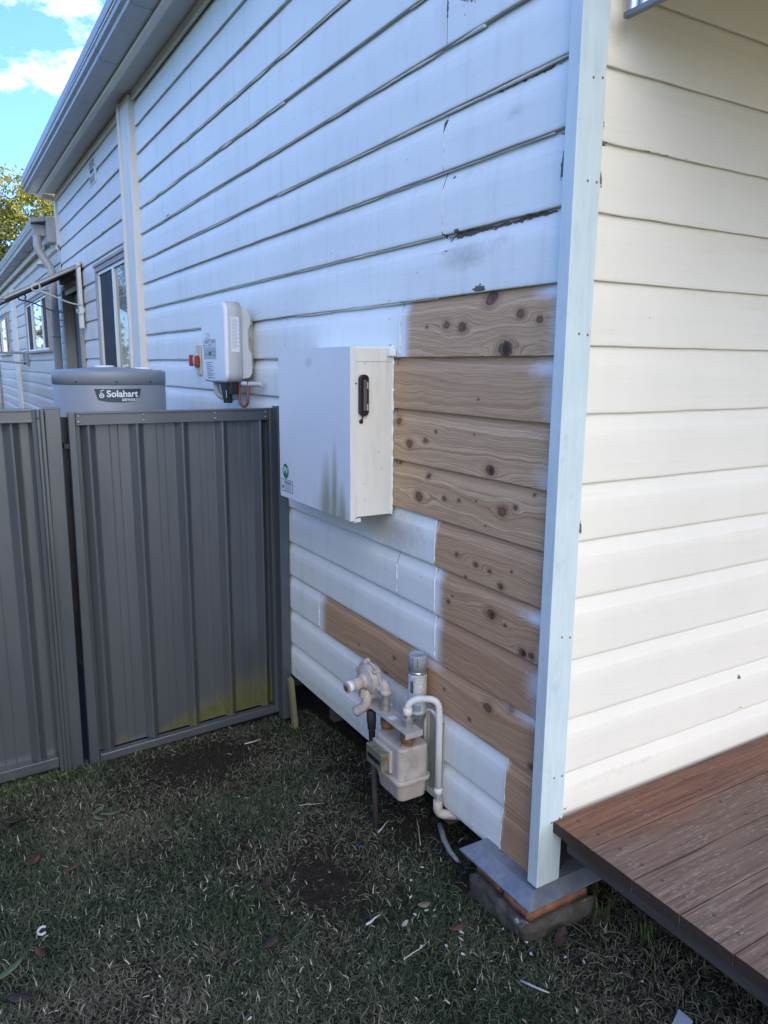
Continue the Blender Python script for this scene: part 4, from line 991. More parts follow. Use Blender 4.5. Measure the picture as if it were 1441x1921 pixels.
for i in range(nr): a, b = ring[i], ring[(i+1) % nr]; F.append((a, b, o+(i+1) % nr, o+i))
F.append(tuple(o+i for i in range(nr)))
door = build_attr('door', V, F, dict(moss=ms), M_box, mbx); door.data.polygons.foreach_set('use_smooth', [False]*len(door.data.polygons))
bm = bmesh.new(); bm.from_mesh(door.data); bmesh.ops.recalc_face_normals(bm, faces=bm.faces); bm.to_mesh(door.data); bm.free()
mb = MB(); mb.box((-.158, BY0-.0025, BZ0+.004), (-.152, BY0-.0002, BZ1-.002)); mb.box((-.152, BY0-.0025, BZ1-.047), (-.002, BY0-.0002, BZ1-.002)); build('side_flange', mb, M_boxside, body, .0005)
mb = MB(); mb.box((-.16, .862, 1.050), (-.13, 1.0, 1.064)); build('drip_lip', mb, M_boxside, body, .001)
# top flashing
mb = MB(); mb.box((-.165, .862, BZ1-.003), (-.001, 1.475, BZ1+.003)); mb.box((-.03, .84, BZ1-.028), (-.004, .858, BZ1-.004)); build('top_flashing', mb, M_side, mbx, .001)
# handle
hy = BY0-.003
mb = MB()
n = 8; prof_h = [(-.146, 1.437), (-.110, 1.434)]
pts = [(-.146, 1.440), (-.140, 1.431), (-.128, 1.427), (-.116, 1.431), (-.110, 1.440), (-.110, 1.560), (-.116, 1.568), (-.128, 1.571), (-.140, 1.568), (-.146, 1.560)]
mb.prism(pts, hy-.014, hy+.002, 'y'); hd = build('handle', mb, M_black, mbx, .003, 3)
mb = MB(); mb.box((-.133, hy-.018, 1.447), (-.120, hy-.013, 1.552)); build('lever', mb, M_hgrey, hd, .002)
for z in (1.535, 1.46):
    mb = MB()
    for i in range(4): mb.box((-.1185, hy-.0146, z+i*.0058-.012), (-.1145, hy-.0141, z+i*.0058-.0082))
    build('handle_mark', mb, M_ink, hd)
mb = MB(); mb.lathe([(.0012, 0), (.008, 0), (.0075, .003), (.001, .0035)], (-.1335, BY0, 1.409), (0, -1, 0), 16); kh = build('key_cover', mb, M_black, mbx)
mb = MB(); mb.tube([(-.128, BY0-.003, 1.428), (-.131, BY0-.004, 1.414)], .0022, 8); build('key_tether', mb, M_black, kh)
mb = MB(); mb.lathe([(.0005, 0), (.0035, 0), (.0034, .0008), (.0005, .0009)], (-.167+.012, BY0-.0025, 1.540), (0, -1, 0), 12); build('hole', mb, M_black, mbx)
mb = MB()
for x, z in ((-.118, 1.61), (-.118, 1.19), (-.118, 1.13), (-.06, 1.3), (-.05, 1.24)): mb.lathe([(.001, 0), (.005, 0), (.003, .0012), (.001, .0015)], (x, BY0, z), (0, -1, 0), 12)
SPLIT('rivet', mb, M_boxside, mbx)
fx = lambda cy, cz, d=.0: (lambda x, y: Vector((BX-.0006-d, cy-x, cz+y)))
P32 = [(.031*math.cos(a/40*2*math.pi), .031*math.sin(a/40*2*math.pi)) for a in range(40)]
sk = fquad('round_sticker', P32, fx(1.421, 1.168), M_green, door)
text('sticker_text', 'PV', .040, fx(1.421, 1.169, .0004), M_ink, sk, bold=.0008)
P4 = lambda w, h: [(-w/2, -h/2), (w/2, -h/2), (w/2, h/2), (-w/2, h/2)]
def small_label(cy, cz, w, h, fxx, par, head='WARNING', rows=4, name='warning_label'):
    b = fquad(name, P4(w, h), fxx(cy, cz), M_dink, par); a = fquad('label_face', P4(w*.94, h*.92), fxx(cy, cz, .0003), M_stick, b)
    if head: text('label_text', head, h*.30, lambda x, y: fxx(cy, cz, .0006)(x+w*.08, y+h*.27), M_dink, b, bold=.0003)
    mb = MB()
    for i in range(rows):
        y = h*.10-(h*.5)*i/max(1, rows-1)
        q = [fxx(cy, cz, .0006)(w*(-.18), y), fxx(cy, cz, .0006)(w*(.38-.1*(i % 2)), y), fxx(cy, cz, .0006)(w*(.38-.1*(i % 2)), y+h*.045), fxx(cy, cz, .0006)(-w*.18, y+h*.045)]
        mb.add(q, [(0, 1, 2, 3)])
    c = [fxx(cy, cz, .0006)(-w*.42, -h*.25), fxx(cy, cz, .0006)(-w*.24, -h*.25), fxx(cy, cz, .0006)(-w*.33, h*.08)]; mb.add(c, [(0, 1, 2)])
    build('label_print', mb, M_dink, b)
small_label(1.409, 1.108, .118, .052, fx, door)
text('embossed_mark', 'B&R', .034, fx(1.185, 1.614, .0006), M_stick, door, bold=.0004)
mb = MB(); mb.box((BX-.0012, 1.165, 1.596), (BX-.0004, 1.21, 1.598)); build('embossed_rule', mb, M_stick, door)
# caulk line between box and wall at top
mb = MB(); out = []; rr = []
for i in range(60): u = .862+.61*i/59; out.append((-.002, u, BZ1+.006)); rr.append(.004+.002*mnoise.noise(Vector((u*20, 1, 1))))
mb.tube(out, rr, 6); build('caulk', mb, M_side, mbx)

# ------------------------------------------------------------------ inverter and isolator
inv = thing('solar_inverter', (-.1, 2.34, 1.5), 'white rounded solar inverter hung on the wall above the fence line', 'inverter')
IY0, IY1, IZ0, IZ1 = 2.150, 2.530, 1.512, 1.902; IX = -.172
def rrect(a0, a1, b0, b1, r, n=6):
    P = []
    for cx, cy, s in ((a1-r, b1-r, 0), (a0+r, b1-r, 1), (a0+r, b0+r, 2), (a1-r, b0+r, 3)):
        for i in range(n+1): a = (s+i/n)*math.pi/2; P.append((cx+r*math.cos(a), cy+r*math.sin(a)))
    return P
mb = MB(); m0 = rrect(IY0, IY1, IZ0, IZ1, .05); m1 = rrect(IY0+.012, IY1-.012, IZ0+.012, IZ1-.012, .04); n = len(m0)
sb = MB(); sb.add([(x, a, b) for x in (-.085, IX+.016) for a, b in m0], [(i, (i+1) % n, n+(i+1) % n, n+i) for i in range(n)]+[tuple(range(n))], True); build('side_shell', sb, M_invs, inv)
layers = [(m0, IX+.017), (m0, IX+.0165), (rrect(IY0+.003, IY1-.003, IZ0+.003, IZ1-.003, .048), IX+.006), (m1, IX)]
V = [(x, a, b) for L_, x in layers for a, b in L_]; F = []
for l in range(3):
    for i in range(n): F.append((l*n+i, l*n+(i+1) % n, (l+1)*n+(i+1) % n, (l+1)*n+i))
F += [tuple(range(n)), tuple(range(3*n, 4*n))]
mb.add(V, F, True); mb.sm[-1] = False; mb.sm[-2] = False; case = build('casing', mb, M_inv, inv)
mb = MB(); mb.prism([(IY0-.0008, IZ0+.05), (IY0-.0008, IZ1-.05)], 0, 0) if False else None
hsk = MB(); pts = [(-.085, 1.53), (-.085, 1.885), (-.055, 1.875), (-.035, 1.84), (-.03, 1.80), (-.045, 1.77), (-.045, 1.68), (-.03, 1.655), (-.028, 1.56), (-.045, 1.535)]
hsk.prism([(a, b) for a, b in pts], IY0+.012, IY1-.012, 'y'); build('heat_sink', hsk, M_invs, inv, .006, 3)
mb = MB(); mb.box((-.034, 2.22, 1.58), (-.001, 2.46, 1.82)); build('wall_bracket', mb, M_galv, inv)
ifx = lambda cy, cz, d=.0: (lambda x, y: Vector((IX-.0006-d, cy-x, cz+y)))
pn = fquad('display_panel', P4(.200, .052), ifx(2.388, 1.652), M_invg, case)
fquad('screen', P4(.045, .020), ifx(2.385, 1.655, .0005), M_black, pn)
mb = MB()
for yy, zz in ((2.44, 1.656), (2.455, 1.648), (2.43, 1.648), (2.335, 1.664), (2.31, 1.664), (2.335, 1.645), (2.31, 1.645)):
    q = ifx(yy, zz, .0005); mb.add([q(-.006, -.002), q(.006, -.002), q(.006, .002), q(-.006, .002)], [(0, 1, 2, 3)])
SPLIT('button', mb, M_dink, pn)
small_label(2.445, 1.702, .100, .045, ifx, case, 'WARNING', 3); small_label(2.343, 1.702, .100, .045, ifx, case, 'WARNING', 3); small_label(2.415, 1.740, .065, .034, ifx, case, None, 2)
lb = fquad('instruction_label', [(-.085, .045), (.055, .050), (.085, -.052), (-.050, -.050)], ifx(2.385, 1.570), M_stick, case)
mb = MB()
for i in range(9):
    q = ifx(2.385, 1.570, .0005); y = .038-.0095*i; o_ = .030*i/9
    mb.add([q(-.070+o_, y), q(.03+o_-.03*(i % 2), y), q(.03+o_-.03*(i % 2), y+.003), q(-.070+o_, y+.003)], [(0, 1, 2, 3)])
build('label_print', mb, M_dink, lb)
sfx = lambda cx, cz, d=0.: (lambda x, y: Vector((cx+x, IY0-.0006-d, cz+y)))
lb = fquad('rating_label', P4(.042, .165), sfx(-.120, 1.745), M_stick, case)
mb = MB()
for i in range(22):
    q = sfx(-.120, 1.745, .0005); y = .072-.0066*i; w = .014+.004*((i*7) % 3)
    mb.add([q(-.017, y), q(-.017+w*1.8, y), q(-.017+w*1.8, y+.0025), q(-.017, y+.0025)], [(0, 1, 2, 3)])
build('label_print', mb, M_invg, lb)
mb = MB(); mb.tube(bend_path([(-.12, 2.46, 1.52), (-.12, 2.45, 1.44), (-.05, 2.43, 1.42), (-.01, 2.43, 1.45)], .03), .016, 12); mb.tube(bend_path([(-.11, 2.40, 1.52), (-.10, 2.39, 1.44), (-.02, 2.37, 1.43)], .02), .014, 12); SPLIT('conduit', mb, M_cond, inv)
mb = MB(); mb.hexa([(-.150, 2.265, 1.410), (-.130, 2.225, 1.410), (-.112, 2.235, 1.410), (-.132, 2.275, 1.410), (-.155, 2.300, 1.520), (-.135, 2.235, 1.520), (-.105, 2.240, 1.520), (-.120, 2.310, 1.520)])
mb.box((-.14, 2.18, 1.455), (-.10, 2.215, 1.520)); mb.tube([(-.11, 2.33, 1.52), (-.11, 2.33, 1.47)], .012, 10); plug = build('cable_plug', mb, M_black, inv, .003)
fquad('plug_tag', [(-.008, -.018), (.008, -.018), (.008, .018), (-.008, .018)], lambda x, y: Vector((-.1415, 2.247-x*1.4, 1.455+y)), M_stick, plug)
mb = MB(); mb.tube(bend_path([(-.09, 2.20, 1.53), (-.09, 2.19, 1.41), (-.085, 2.15, 1.392), (-.075, 2.12, 1.41), (-.07, 2.12, 1.52)], .02), .007, 10); build('cable', mb, M_orange, inv)
mb = MB(); pth = [(-.08, 2.14, 1.508), (-.02, 2.03, 1.508)]
prf = [(.010 if i % 2 else .013, i*.006) for i in range(22)]; mb.lathe(prf, (-.085, 2.16, 1.507), (.45, -.9, 0), 12); build('ribbed_conduit', mb, M_cond, inv)
iso = thing('isolator_switch', (-.02, 3.1, 1.62), 'beige isolator strip with a red rotary switch left of the inverter', 'switch')
mb = MB(); mb.box((-.014, 3.075, 1.537), (-.001, 3.150, 1.715)); build('base', mb, M_beige, iso, .003)
mb = MB(); mb.lathe([(.002, 0), (.046, 0), (.046, .012), (.03, .022), (.002, .024)], (-.014, 3.125, 1.625), (-1, 0, 0), 24); build('dial', mb, M_beige, iso)
mb = MB(); mb.box((-.048, 3.172, 1.590), (-.018, 3.198, 1.658)); mb.box((-.048, 3.066, 1.590), (-.018, 3.084, 1.653)); SPLIT('red_handle', mb, M_red, iso, .008, 3)

# ------------------------------------------------------------------ gas meter, regulator, pipes, spray can
gm = thing('gas_meter', (-.1, .62, .12), 'pinkish beige gas meter hanging from a steel bracket on pipes near the wall foot', 'gas meter')
def tbox(y0, y1, x0, x1, z0, z1, sh, r=.022):
    a = rrect(x0+sh, x1-sh*.3, y0+sh, y1-sh, r); b = rrect(x0, x1, y0, y1, r); n = len(a)
    return [(p[0], p[1], z0) for p in a]+[(p[0], p[1], z1) for p in b], [tuple(range(n))[::-1], tuple(range(n, 2*n))]+[(i, (i+1) % n, n+(i+1) % n, n+i) for i in range(n)]
mb = MB(); v, f = tbox(.535, .705, -.158, -.035, .190, .318, -.0); mb.add(v, f, False); top = build('upper_case', mb, M_gas, gm, .010, 4)
mb = MB(); v, f = tbox(.535, .705, -.158, -.035, .115, .190, .010); mb.add(v, f, False); low = build('lower_case', mb, M_gasd, gm, .008, 4)
mb = MB(); P = rrect(-.170, -.026, .523, .717, .028); mb.prism(P, .186, .204, 'z'); build('flange', mb, M_gas, gm, .006, 3)
mb = MB(); mb.box((-.200, .588, .222), (-.166, .695, .290)); win = build('index_window', mb, M_clear, gm, .004, 3)
mb = MB(); mb.box((-.170, .580, .214), (-.156, .702, .298)); build('index_frame', mb, M_gas, gm, .005, 2)
mb = MB(); mb.box((-.2012, .600, .245), (-.2002, .683, .262)); build('counter_strip', mb, M_black, win)
mb = MB(); mb.box((-.19, .5872, .262), (-.175, .588, .282)); build('index_tag', mb, M_rust, win)
mb = MB(); mb.lathe([(.001, 0), (.008, 0), (.006, .012), (.001, .013)], (-.13, .565, .316), (-.2, -.5, .8), 12); build('screw_plug', mb, M_rust, top)
mb = MB(); mb.add([(-.145, .548, .3185), (-.110, .545, .3185), (-.125, .585, .328)], [(0, 1, 2)]); build('lug', mb, M_gas, top)
# bracket plate
PZ = .385
mb = MB(); mb.box((-.148, .520, PZ-.004), (-.078, .815, PZ)); mb.box((-.148, .516, PZ-.020), (-.078, .520, PZ+.0)); mb.box((-.078, .60, PZ-.004), (-.005, .67, PZ)); mb.box((-.082, .520, PZ-.014), (-.078, .60, PZ-.004)); br = build('bracket_plate', mb, M_plate, gm, .0015)
mb = MB(); mb.box((-.004, .50, .12), (-.0002, .585, .40)); build('wall_plate', mb, M_plate, gm)
mb = MB(); mb.tube(bend_path([(-.012, .515, .13), (-.012, .515, .405), (-.012, .565, .425), (-.012, .60, .405), (-.012, .60, .2)], .03), .007, 8); build('wall_strap', mb, M_pipe, gm)
mb = MB(); mb.add([(-.135, .632, PZ+.0008), (-.108, .628, PZ+.0008), (-.108, .655, PZ+.0008), (-.135, .66, PZ+.0008)], [(0, 1, 2, 3)]); build('plate_tag', mb, M_stick, br)
def union(name, cx, cy, zb, zt, par):
    mb = MB(); mb.lathe([(.021, 0), (.021, .010), (.018, .011), (.018, .018), (.025, .019), (.025, .040), (.020, .042), (.020, zt-zb)], (cx, cy, zb), (0, 0, 1), 26, False); build(name, mb, M_rust, par)
union('union', -.110, .565, .316, PZ-.004, gm); union('union', -.110, .700, .316, PZ-.004, gm)
mb = MB(); mb.lathe([(.017, 0), (.017, .008), (.021, .009), (.021, .030), (.016, .032), (.013, .05)], (-.112, .562, PZ), (0, 0, 1), 6, False); build('outlet_nut', mb, M_galv, gm)
mb = MB(); mb.lathe([(.019, 0), (.019, .012), (.017, .013), (.017, .040), (.015, .041), (.015, .060)], (-.110, .712, PZ), (0, 0, 1), 26, False); build('inlet_nut', mb, M_galv, gm)
# outlet pipe
op = [(-.112, .562, PZ+.045), (-.112, .562, PZ+.085), (-.085, .545, PZ+.105), (-.030, .497, PZ+.108), (-.030, .490, PZ+.04), (-.030, .487, .105)]
mb = MB(); mb.tube(bend_path(op, .045, 9), .0118, 16); pp = build('outlet_pipe', mb, M_pipe, gm)
mb = MB(); mb.lathe([(.0135, 0), (.0165, .002), (.0165, .022), (.0135, .024)], (-.112, .562, PZ+.046), (0, 0, 1), 16); mb.lathe([(.0122, 0), (.0150, .002), (.0150, .018), (.0122, .02)], (-.030, .487, .150), (0, 0, 1), 16); SPLIT('pipe_collar', mb, M_pipe, pp)
mb = MB(); mb.tube(bend_path([(-.030, .487, .125), (-.030, .487, .072), (.03, .452, .066), (.06, .44, .066)], .03), .0165, 14); build('pipe_elbow', mb, simple('rust_streaked_pipe', (.52, .48, .42), .6, var=.1, dirt=(.16, .085, .045), dirtamt=.9, nscale=22), pp)
# regulator
rg = thing('gas_regulator', (-.15, .77, .39), 'beige disc shaped gas regulator with a side outlet, left of the spray can', 'regulator')
RC = Vector((-.135, .782, .485)); RA = Vector((-1, -.12, -.10)).normalized()
mb = MB(); mb.lathe([(.028, -.034), (.048, -.026), (.056, -.012), (.057, -.005), (.067, -.005), (.068, .0), (.067, .005), (.059, .006), (.058, .012), (.050, .022), (.036, .027), (.028, .031), (.026, .044)], RC, RA, 40, False); disc = build('diaphragm_case', mb, M_gas, rg)
mb = MB(); a = RA.orthogonal().normalized(); b = RA.cross(a)
for k in range(6):
    t = k/6*2*math.pi+.5; p = RC+(a*math.cos(t)+b*math.sin(t))*.062
    mb.lathe([(.012, -.010), (.012, .009), (.007, .010), (.007, .016)], p, RA, 8, False)
SPLIT('flange_bolt', mb, M_gas, disc)
mb = MB(); mb.lathe([(.024, .030), (.023, .075), (.021, .078)], RC, RA, 24); mb.lathe([(.0205, .078), (.0205, .106), (.013, .107), (.013, .095)], RC, RA, 10, False); tw = build('spring_tower', mb, M_gas, disc)
c0 = RC+RA*.107
mb = MB(); mb.lathe([(.0212, .080), (.0212, .100)], RC, RA, 24); build('tower_sticker', mb, M_stick, tw)
mb = MB(); mb.lathe([(.0012, 0), (.0125, 0), (.0120, .001), (.0012, .0012)], RC+RA*.1066, RA, 10); build('tower_socket', mb, M_hgrey, tw)
mb = MB(); mb.tube(bend_path([(-.110, .712, PZ+.058), (-.110, .715, PZ+.095), (-.125, .760, PZ+.098)], .02), [.018]*99 if False else .019, 16); mb.lathe([(.021, 0), (.022, .01), (.021, .02)], (-.110, .712, PZ+.058), (0, 0, 1), 20); build('inlet_elbow', mb, M_gas, rg)
mb = MB(); mb.tube(bend_path([(-.148, .778, .450), (-.150, .782, .385), (-.168, .800, .362), (-.178, .812, .352)], .02), [.021]*2+[.020]*40 if False else .019, 16); build('vent_spout', mb, M_gas, rg, .0)
mb = MB(); mb.box((-.178, .772, .420), (-.150, .792, .452)); build('label_box', mb, M_gas, rg, .003)
rp = thing('riser_pipe', (-.14, .74, -.08), 'dark inlet pipe rising from the grass to the regulator', 'pipe')
mb = MB(); mb.tube([(-.140, .722, -.11), (-.1405, .738, .10), (-.141, .752, .270)], .0105, 14); build('steel_pipe', mb, M_rustp, rp)
mb = MB(); mb.lathe([(.011, .0), (.012, .01), (.012, .06), (.0155, .065), (.0155, .085), (.0175, .09), (.0175, .13), (.014, .135)], (-.141, .752, .235), (.0, .08, 1), 18); build('rubber_sleeve', mb, M_blackr, rp)
mb = MB(); prf = [(.008 if i % 2 else .0095, i*.004) for i in range(16)]; mb.lathe(prf, (-.085, .79, .335), (.3, -.5, .55), 12); build('ribbed_hose', mb, M_pipe, rp)

sc_ = thing('spray_can', (-.048, .60, .385), 'grey capped spray paint can with a peeling label standing on the gas meter bracket', 'spray can')
CX, CY, CZ = -.045, .606, .3855
mb = MB(); mb.lathe([(.0305, 0), (.0325, .004), (.0325, .142), (.031, .146), (.027, .150)], (CX, CY, CZ), (0, 0, 1), 40); can = build('can_body', mb, M_can, sc_)
mb = MB(); V = []; F = []; nn = 44
for i in range(nn+1):
    a = 2*math.pi*i/nn
    for j in range(14):
        z = .020+.118*j/13; V.append((CX+.0332*math.cos(a), CY+.0332*math.sin(a), CZ+z+.002*mnoise.noise(Vector((a*3, j, 2)))))
skip = set()
ang = math.atan2(-1.0, -.9)
for i in range(nn):
    aa = 2*math.pi*(i+.5)/nn
    d = (aa-(ang % (2*math.pi))+math.pi) % (2*math.pi)-math.pi
    for j in range(13):
        if -.75 < d+.05*0 < -.30 and 6 < j < 11: continue
        F.append((i*14+j, (i+1)*14+j, (i+1)*14+j+1, i*14+j+1))
mb.add(V, F, True); lbl = build('can_label', mb, M_canl, can)
mb = MB(); mb.box((-.004, 0, 0), (.004, .0006, .05), M=Matrix.Translation((CX-.0345*math.cos(.35), CY-.028, CZ+.085)) @ Matrix.Rotation(.6, 4, 'Z')); build('peeled_flap', mb, M_canl, can)
def cf(x, y):
    a = ang+.10+x/.0338; return Vector((CX+.0338*math.cos(a), CY+.0338*math.sin(a), CZ+.036+y))
mb = MB(); 
for i in range(10): 
    x0 = -.016+.0032*i; mb.add([cf(x0, -.006), cf(x0+.0032, -.006), cf(x0+.0032, .012), cf(x0, .012)], [(0, 1, 2, 3)])
build('label_band', mb, simple('blue_grey_band', (.22, .29, .38), .5, bump=0), can)
mb = MB(); mb.lathe([(.0325, .146), (.0325, .190), (.0315, .193), (.028, .1945), (.027, .193), (.001, .1925)], (CX, CY, CZ), (0, 0, 1), 40); cp_ = build('can_cap', mb, M_cap, sc_)
mb = MB()
for da in (-.45, .12): a = ang+da; mb.box((-.0007, -.001, 0), (.0007, .001, .030), M=Matrix.Translation((CX+.0322*math.cos(a), CY+.0322*math.sin(a), CZ+.160)) @ Matrix.Rotation(a-math.pi/2, 4, 'Z'))
SPLIT('cap_slot', mb, M_black, cp_)

for o_ in list(sc_.children_recursive):
    for v in o_.data.vertices: v.co.z = CZ+(v.co.z-CZ)*1.22
# ------------------------------------------------------------------ pier with termite cap
pr = thing('brick_pier', (0, .1, -.04), 'low corner pier of crumbling orange brick on a mossy stone block', 'pier')
def rough_block(a, b, amp, sub, seedv):
    bm = bmesh.new(); bmesh.ops.create_cube(bm, size=1.0)
    for v in bm.verts: v.co = Vector(((a[0]+b[0])/2+v.co.x*(b[0]-a[0]), (a[1]+b[1])/2+v.co.y*(b[1]-a[1]), (a[2]+b[2])/2+v.co.z*(b[2]-a[2])))
    bmesh.ops.bevel(bm, geom=list(bm.edges), offset=.008, segments=3, affect='EDGES')
    bmesh.ops.subdivide_edges(bm, edges=[e for e in bm.edges if e.calc_length() > .03], cuts=sub, use_grid_fill=True)
    for v in bm.verts:
        n = Vector((mnoise.noise(v.co*22+Vector((seedv, 0, 0))), mnoise.noise(v.co*22+Vector((0, seedv, 5))), mnoise.noise(v.co*22+Vector((3, 1, seedv)))))
        v.co += n*amp+Vector((mnoise.noise(v.co*60), mnoise.noise(v.co*60+Vector((9, 0, 0))), 0))*amp*.4
    mb = MB(); bm.verts.ensure_lookup_table(); bm.verts.index_update(); mb.add([v.co for v in bm.verts], [tuple(v.index for v in f.verts) for f in bm.faces], True); bm.free(); return mb
build('brick', rough_block((-.083, -.047, .040), (.150, .075, .0805), .0022, 14, 1), M_brick, pr)
build('brick', rough_block((-.076, .088, .040), (.150, .215, .0800), .0025, 14, 8), M_brick, pr)
build('stone_block', rough_block((-.096, -.060, -.12), (.165, .225, .036), .012, 18, 3), M_block, pr)
mb = MB(); V = []
z1, z0 = .112, .084
cap_out = [(-.088, -.052), (.205, -.052), (.205, .28), (-.092, .275)]; cap_in = [(-.040, -.012), (.19, -.012), (.19, .25), (-.040, .250)]
mb.add([(x, y, z0+(.004 if i == 3 else 0)) for i, (x, y) in enumerate(cap_out)]+[(x, y, z1-.003) for x, y in cap_in]+[(x, y, z0-.003) for x, y in cap_out], [(0, 1, 5, 4), (1, 2, 6, 5), (2, 3, 7, 6), (3, 0, 4, 7), (4, 5, 6, 7), (8, 9, 1, 0), (11, 8, 0, 3)])
tc = build('termite_cap', mb, M_tcap, pr, .001); tc['label'] = 'folded grey galvanised termite cap'
mb = MB()
for i in range(26):
    u = rnd.random(); x = -.072+rnd.uniform(-.006, .004); y = .02+.10*u if i < 18 else rnd.uniform(.1, .2)
    L_ = rnd.uniform(.01, .035); mb.tube([(x, y, .082), (x-.004+rnd.uniform(-.004, .004), y+rnd.uniform(-.008, .008), .082-L_*.5), (x-.002, y+rnd.uniform(-.01, .01), .082-L_)], rnd.uniform(.0005, .0014), 5)
build('mud_tubes', mb, M_brick, pr)

# ------------------------------------------------------------------ deck
dk = thing('deck', (2, -1.2, 0), 'weathered red brown timber deck with worn white paint flecks', 'deck')
ys = [-.0215]; wds = [.138, .141, .142, .140, .140]
y = -.0215; i = 0
while y > -2.6:
    wdt = .1405+rnd.uniform(-.001, .001); x0 = .018+rnd.uniform(-.004, .004)
    if i == 0: wdt = .142; x0 = .016
    y1 = y-wdt
    # gridded top for attributes
    nx, nyy = 60, 5; V = []; F = []; wear = []
    zt = .318+rnd.uniform(-.001, .001); zb_ = .283
    for a in range(nx+1):
        x = x0+(4.5-x0)*(a/nx)**1.8
        for b in range(nyy+1):
            yy = y-(y-y1)*b/nyy; V.append((x, yy, zt-.0009*(b in (0, nyy))))
            w = .15+.95*min(1, max(0, (-yy-.08)/.18))-.12*x-.25*math.exp(-((x-.25)/.2)**2)*(1 if yy > -.2 else 0)+.2*math.exp(-(x-.02)/.1)*(0 if yy > -.12 else 1); wear.append(w)
    mm_ = nyy+1; F = [(a*mm_+b, a*mm_+b+1, (a+1)*mm_+b+1, (a+1)*mm_+b) for a in range(nx) for b in range(nyy)]
    o = len(V); lo = [(v[0], v[1], zb_) for v in (V[0], V[nyy], V[nx*mm_+nyy], V[nx*mm_])]
    # sides
    for a in range(nx+1): V.append((V[a*mm_][0], y+0, zb_)); wear.append(wear[a*mm_])
    for a in range(nx+1): V.append((V[a*mm_][0], y1, zb_)); wear.append(wear[a*mm_+nyy])
    for a in range(nx): F.append((a*mm_, (a+1)*mm_, o+a+1, o+a)); F.append((a*mm_+nyy, o+nx+1+a, o+nx+1+a+1, (a+1)*mm_+nyy)); F.append((o+a, o+a+1, o+nx+2+a, o+nx+1+a))
    F.append(tuple([0, o, o+nx+1]+[b for b in range(nyy, 0, -1)])); F.append(tuple([nx*mm_+b for b in range(nyy+1)]+[o+2*nx+1, o+nx]))
    bo = build_attr('deck_board', V, F, dict(wear=wear, tone=[rnd.random()]*len(V)), M_deck, dk); bo.data.polygons.foreach_set('use_smooth', [False]*len(bo.data.polygons))
    bm = bmesh.new(); bm.from_mesh(bo.data); bmesh.ops.recalc_face_normals(bm, faces=bm.faces); bm.to_mesh(bo.data); bm.free()
    if i < 8:
        mb = MB()
        for sx in (.083, .53, .98):
            for q in (.26, .78): mb.lathe([(.0005, .0), (.0050, .0), (.0046, .0008), (.0030, .0009), (.0026, .0002), (.0005, .0001)], (sx+rnd.uniform(-.006, .006), y-wdt*q+rnd.uniform(-.005, .005), zt-.0002), (0, 0, 1), 14)
        SPLIT('deck_screw', mb, M_black, bo)
    y = y1-.0022-(rnd.uniform(0, .0015)); i += 1
mb = MB(); mb.box((.034, -2.5, .236), (.080, -.06, .282)); mb.box((.060, -.06, .236), (.095, -.024, .282)); SPLIT('joist', mb, M_joist, dk, .004)
mb = MB()
for x in (.53, .98, 1.43, 1.9, 2.4, 2.9, 3.4): mb.box((x-.022, -2.5, .17), (x+.022, -.03, .282))
SPLIT('joist', mb, M_joist, dk)
mb = MB(); mb.box((.35, -1.3, -.1), (.45, -1.2, .17)); mb.box((.35, -2.4, -.1), (.45, -2.3, .17)); mb.box((2.2, -2.4, -.1), (2.3, -2.3, .17)); SPLIT('stump', mb, M_joist, dk)

# ------------------------------------------------------------------ verandah roof
vr = thing('verandah_roof', (2, -1.2, 2.5), 'galvanised corrugated verandah roof end on a steel edge beam above the front wall', 'verandah roof')
mb = MB(); V = []; F = []; n = 900
for i in range(n+1):
    y = -.024-2.5*i/n; x = .098+.006*math.cos(i*2*math.pi*2.5/n/.034)
    V += [(x, y, 2.4312), (x, y, 2.86)]
for i in range(n): F.append((2*i, 2*i+1, 2*i+3, 2*i+2))
mb.add(V, F, True); build('corrugated_apron', mb, M_corr, vr)
mb = MB(); mb.box((.0905, -2.55, 2.418), (.108, -.024, 2.431)); build('edge_beam', mb, M_beam, vr, .002)
mb = MB(); mb.hexa([(.12, -2.6, 2.62), (6.2, -2.6, 2.62), (6.2, -.018, 2.86), (.12, -.018, 2.86), (.12, -2.6, 2.66), (6.2, -2.6, 2.66), (6.2, -.018, 2.90), (.12, -.018, 2.90)]); build('roof_sheet', mb, M_vroof, vr)
mb = MB(); mb.box((.16, -2.55, .283), (.26, -2.45, 2.62)); mb.box((3.2, -2.55, .283), (3.3, -2.45, 2.62)); mb.box((6.0, -2.55, -.1), (6.1, -2.45, 2.62)); SPLIT('post', mb, M_white, vr, .004)
mb = MB(); mb.lathe([(.001, 0), (.006, 0), (.003, .004), (.001, .005)], (.098, -.05, 2.47), (-1, 0, 0), 8); SPLIT('screw', mb, M_rivet, vr)

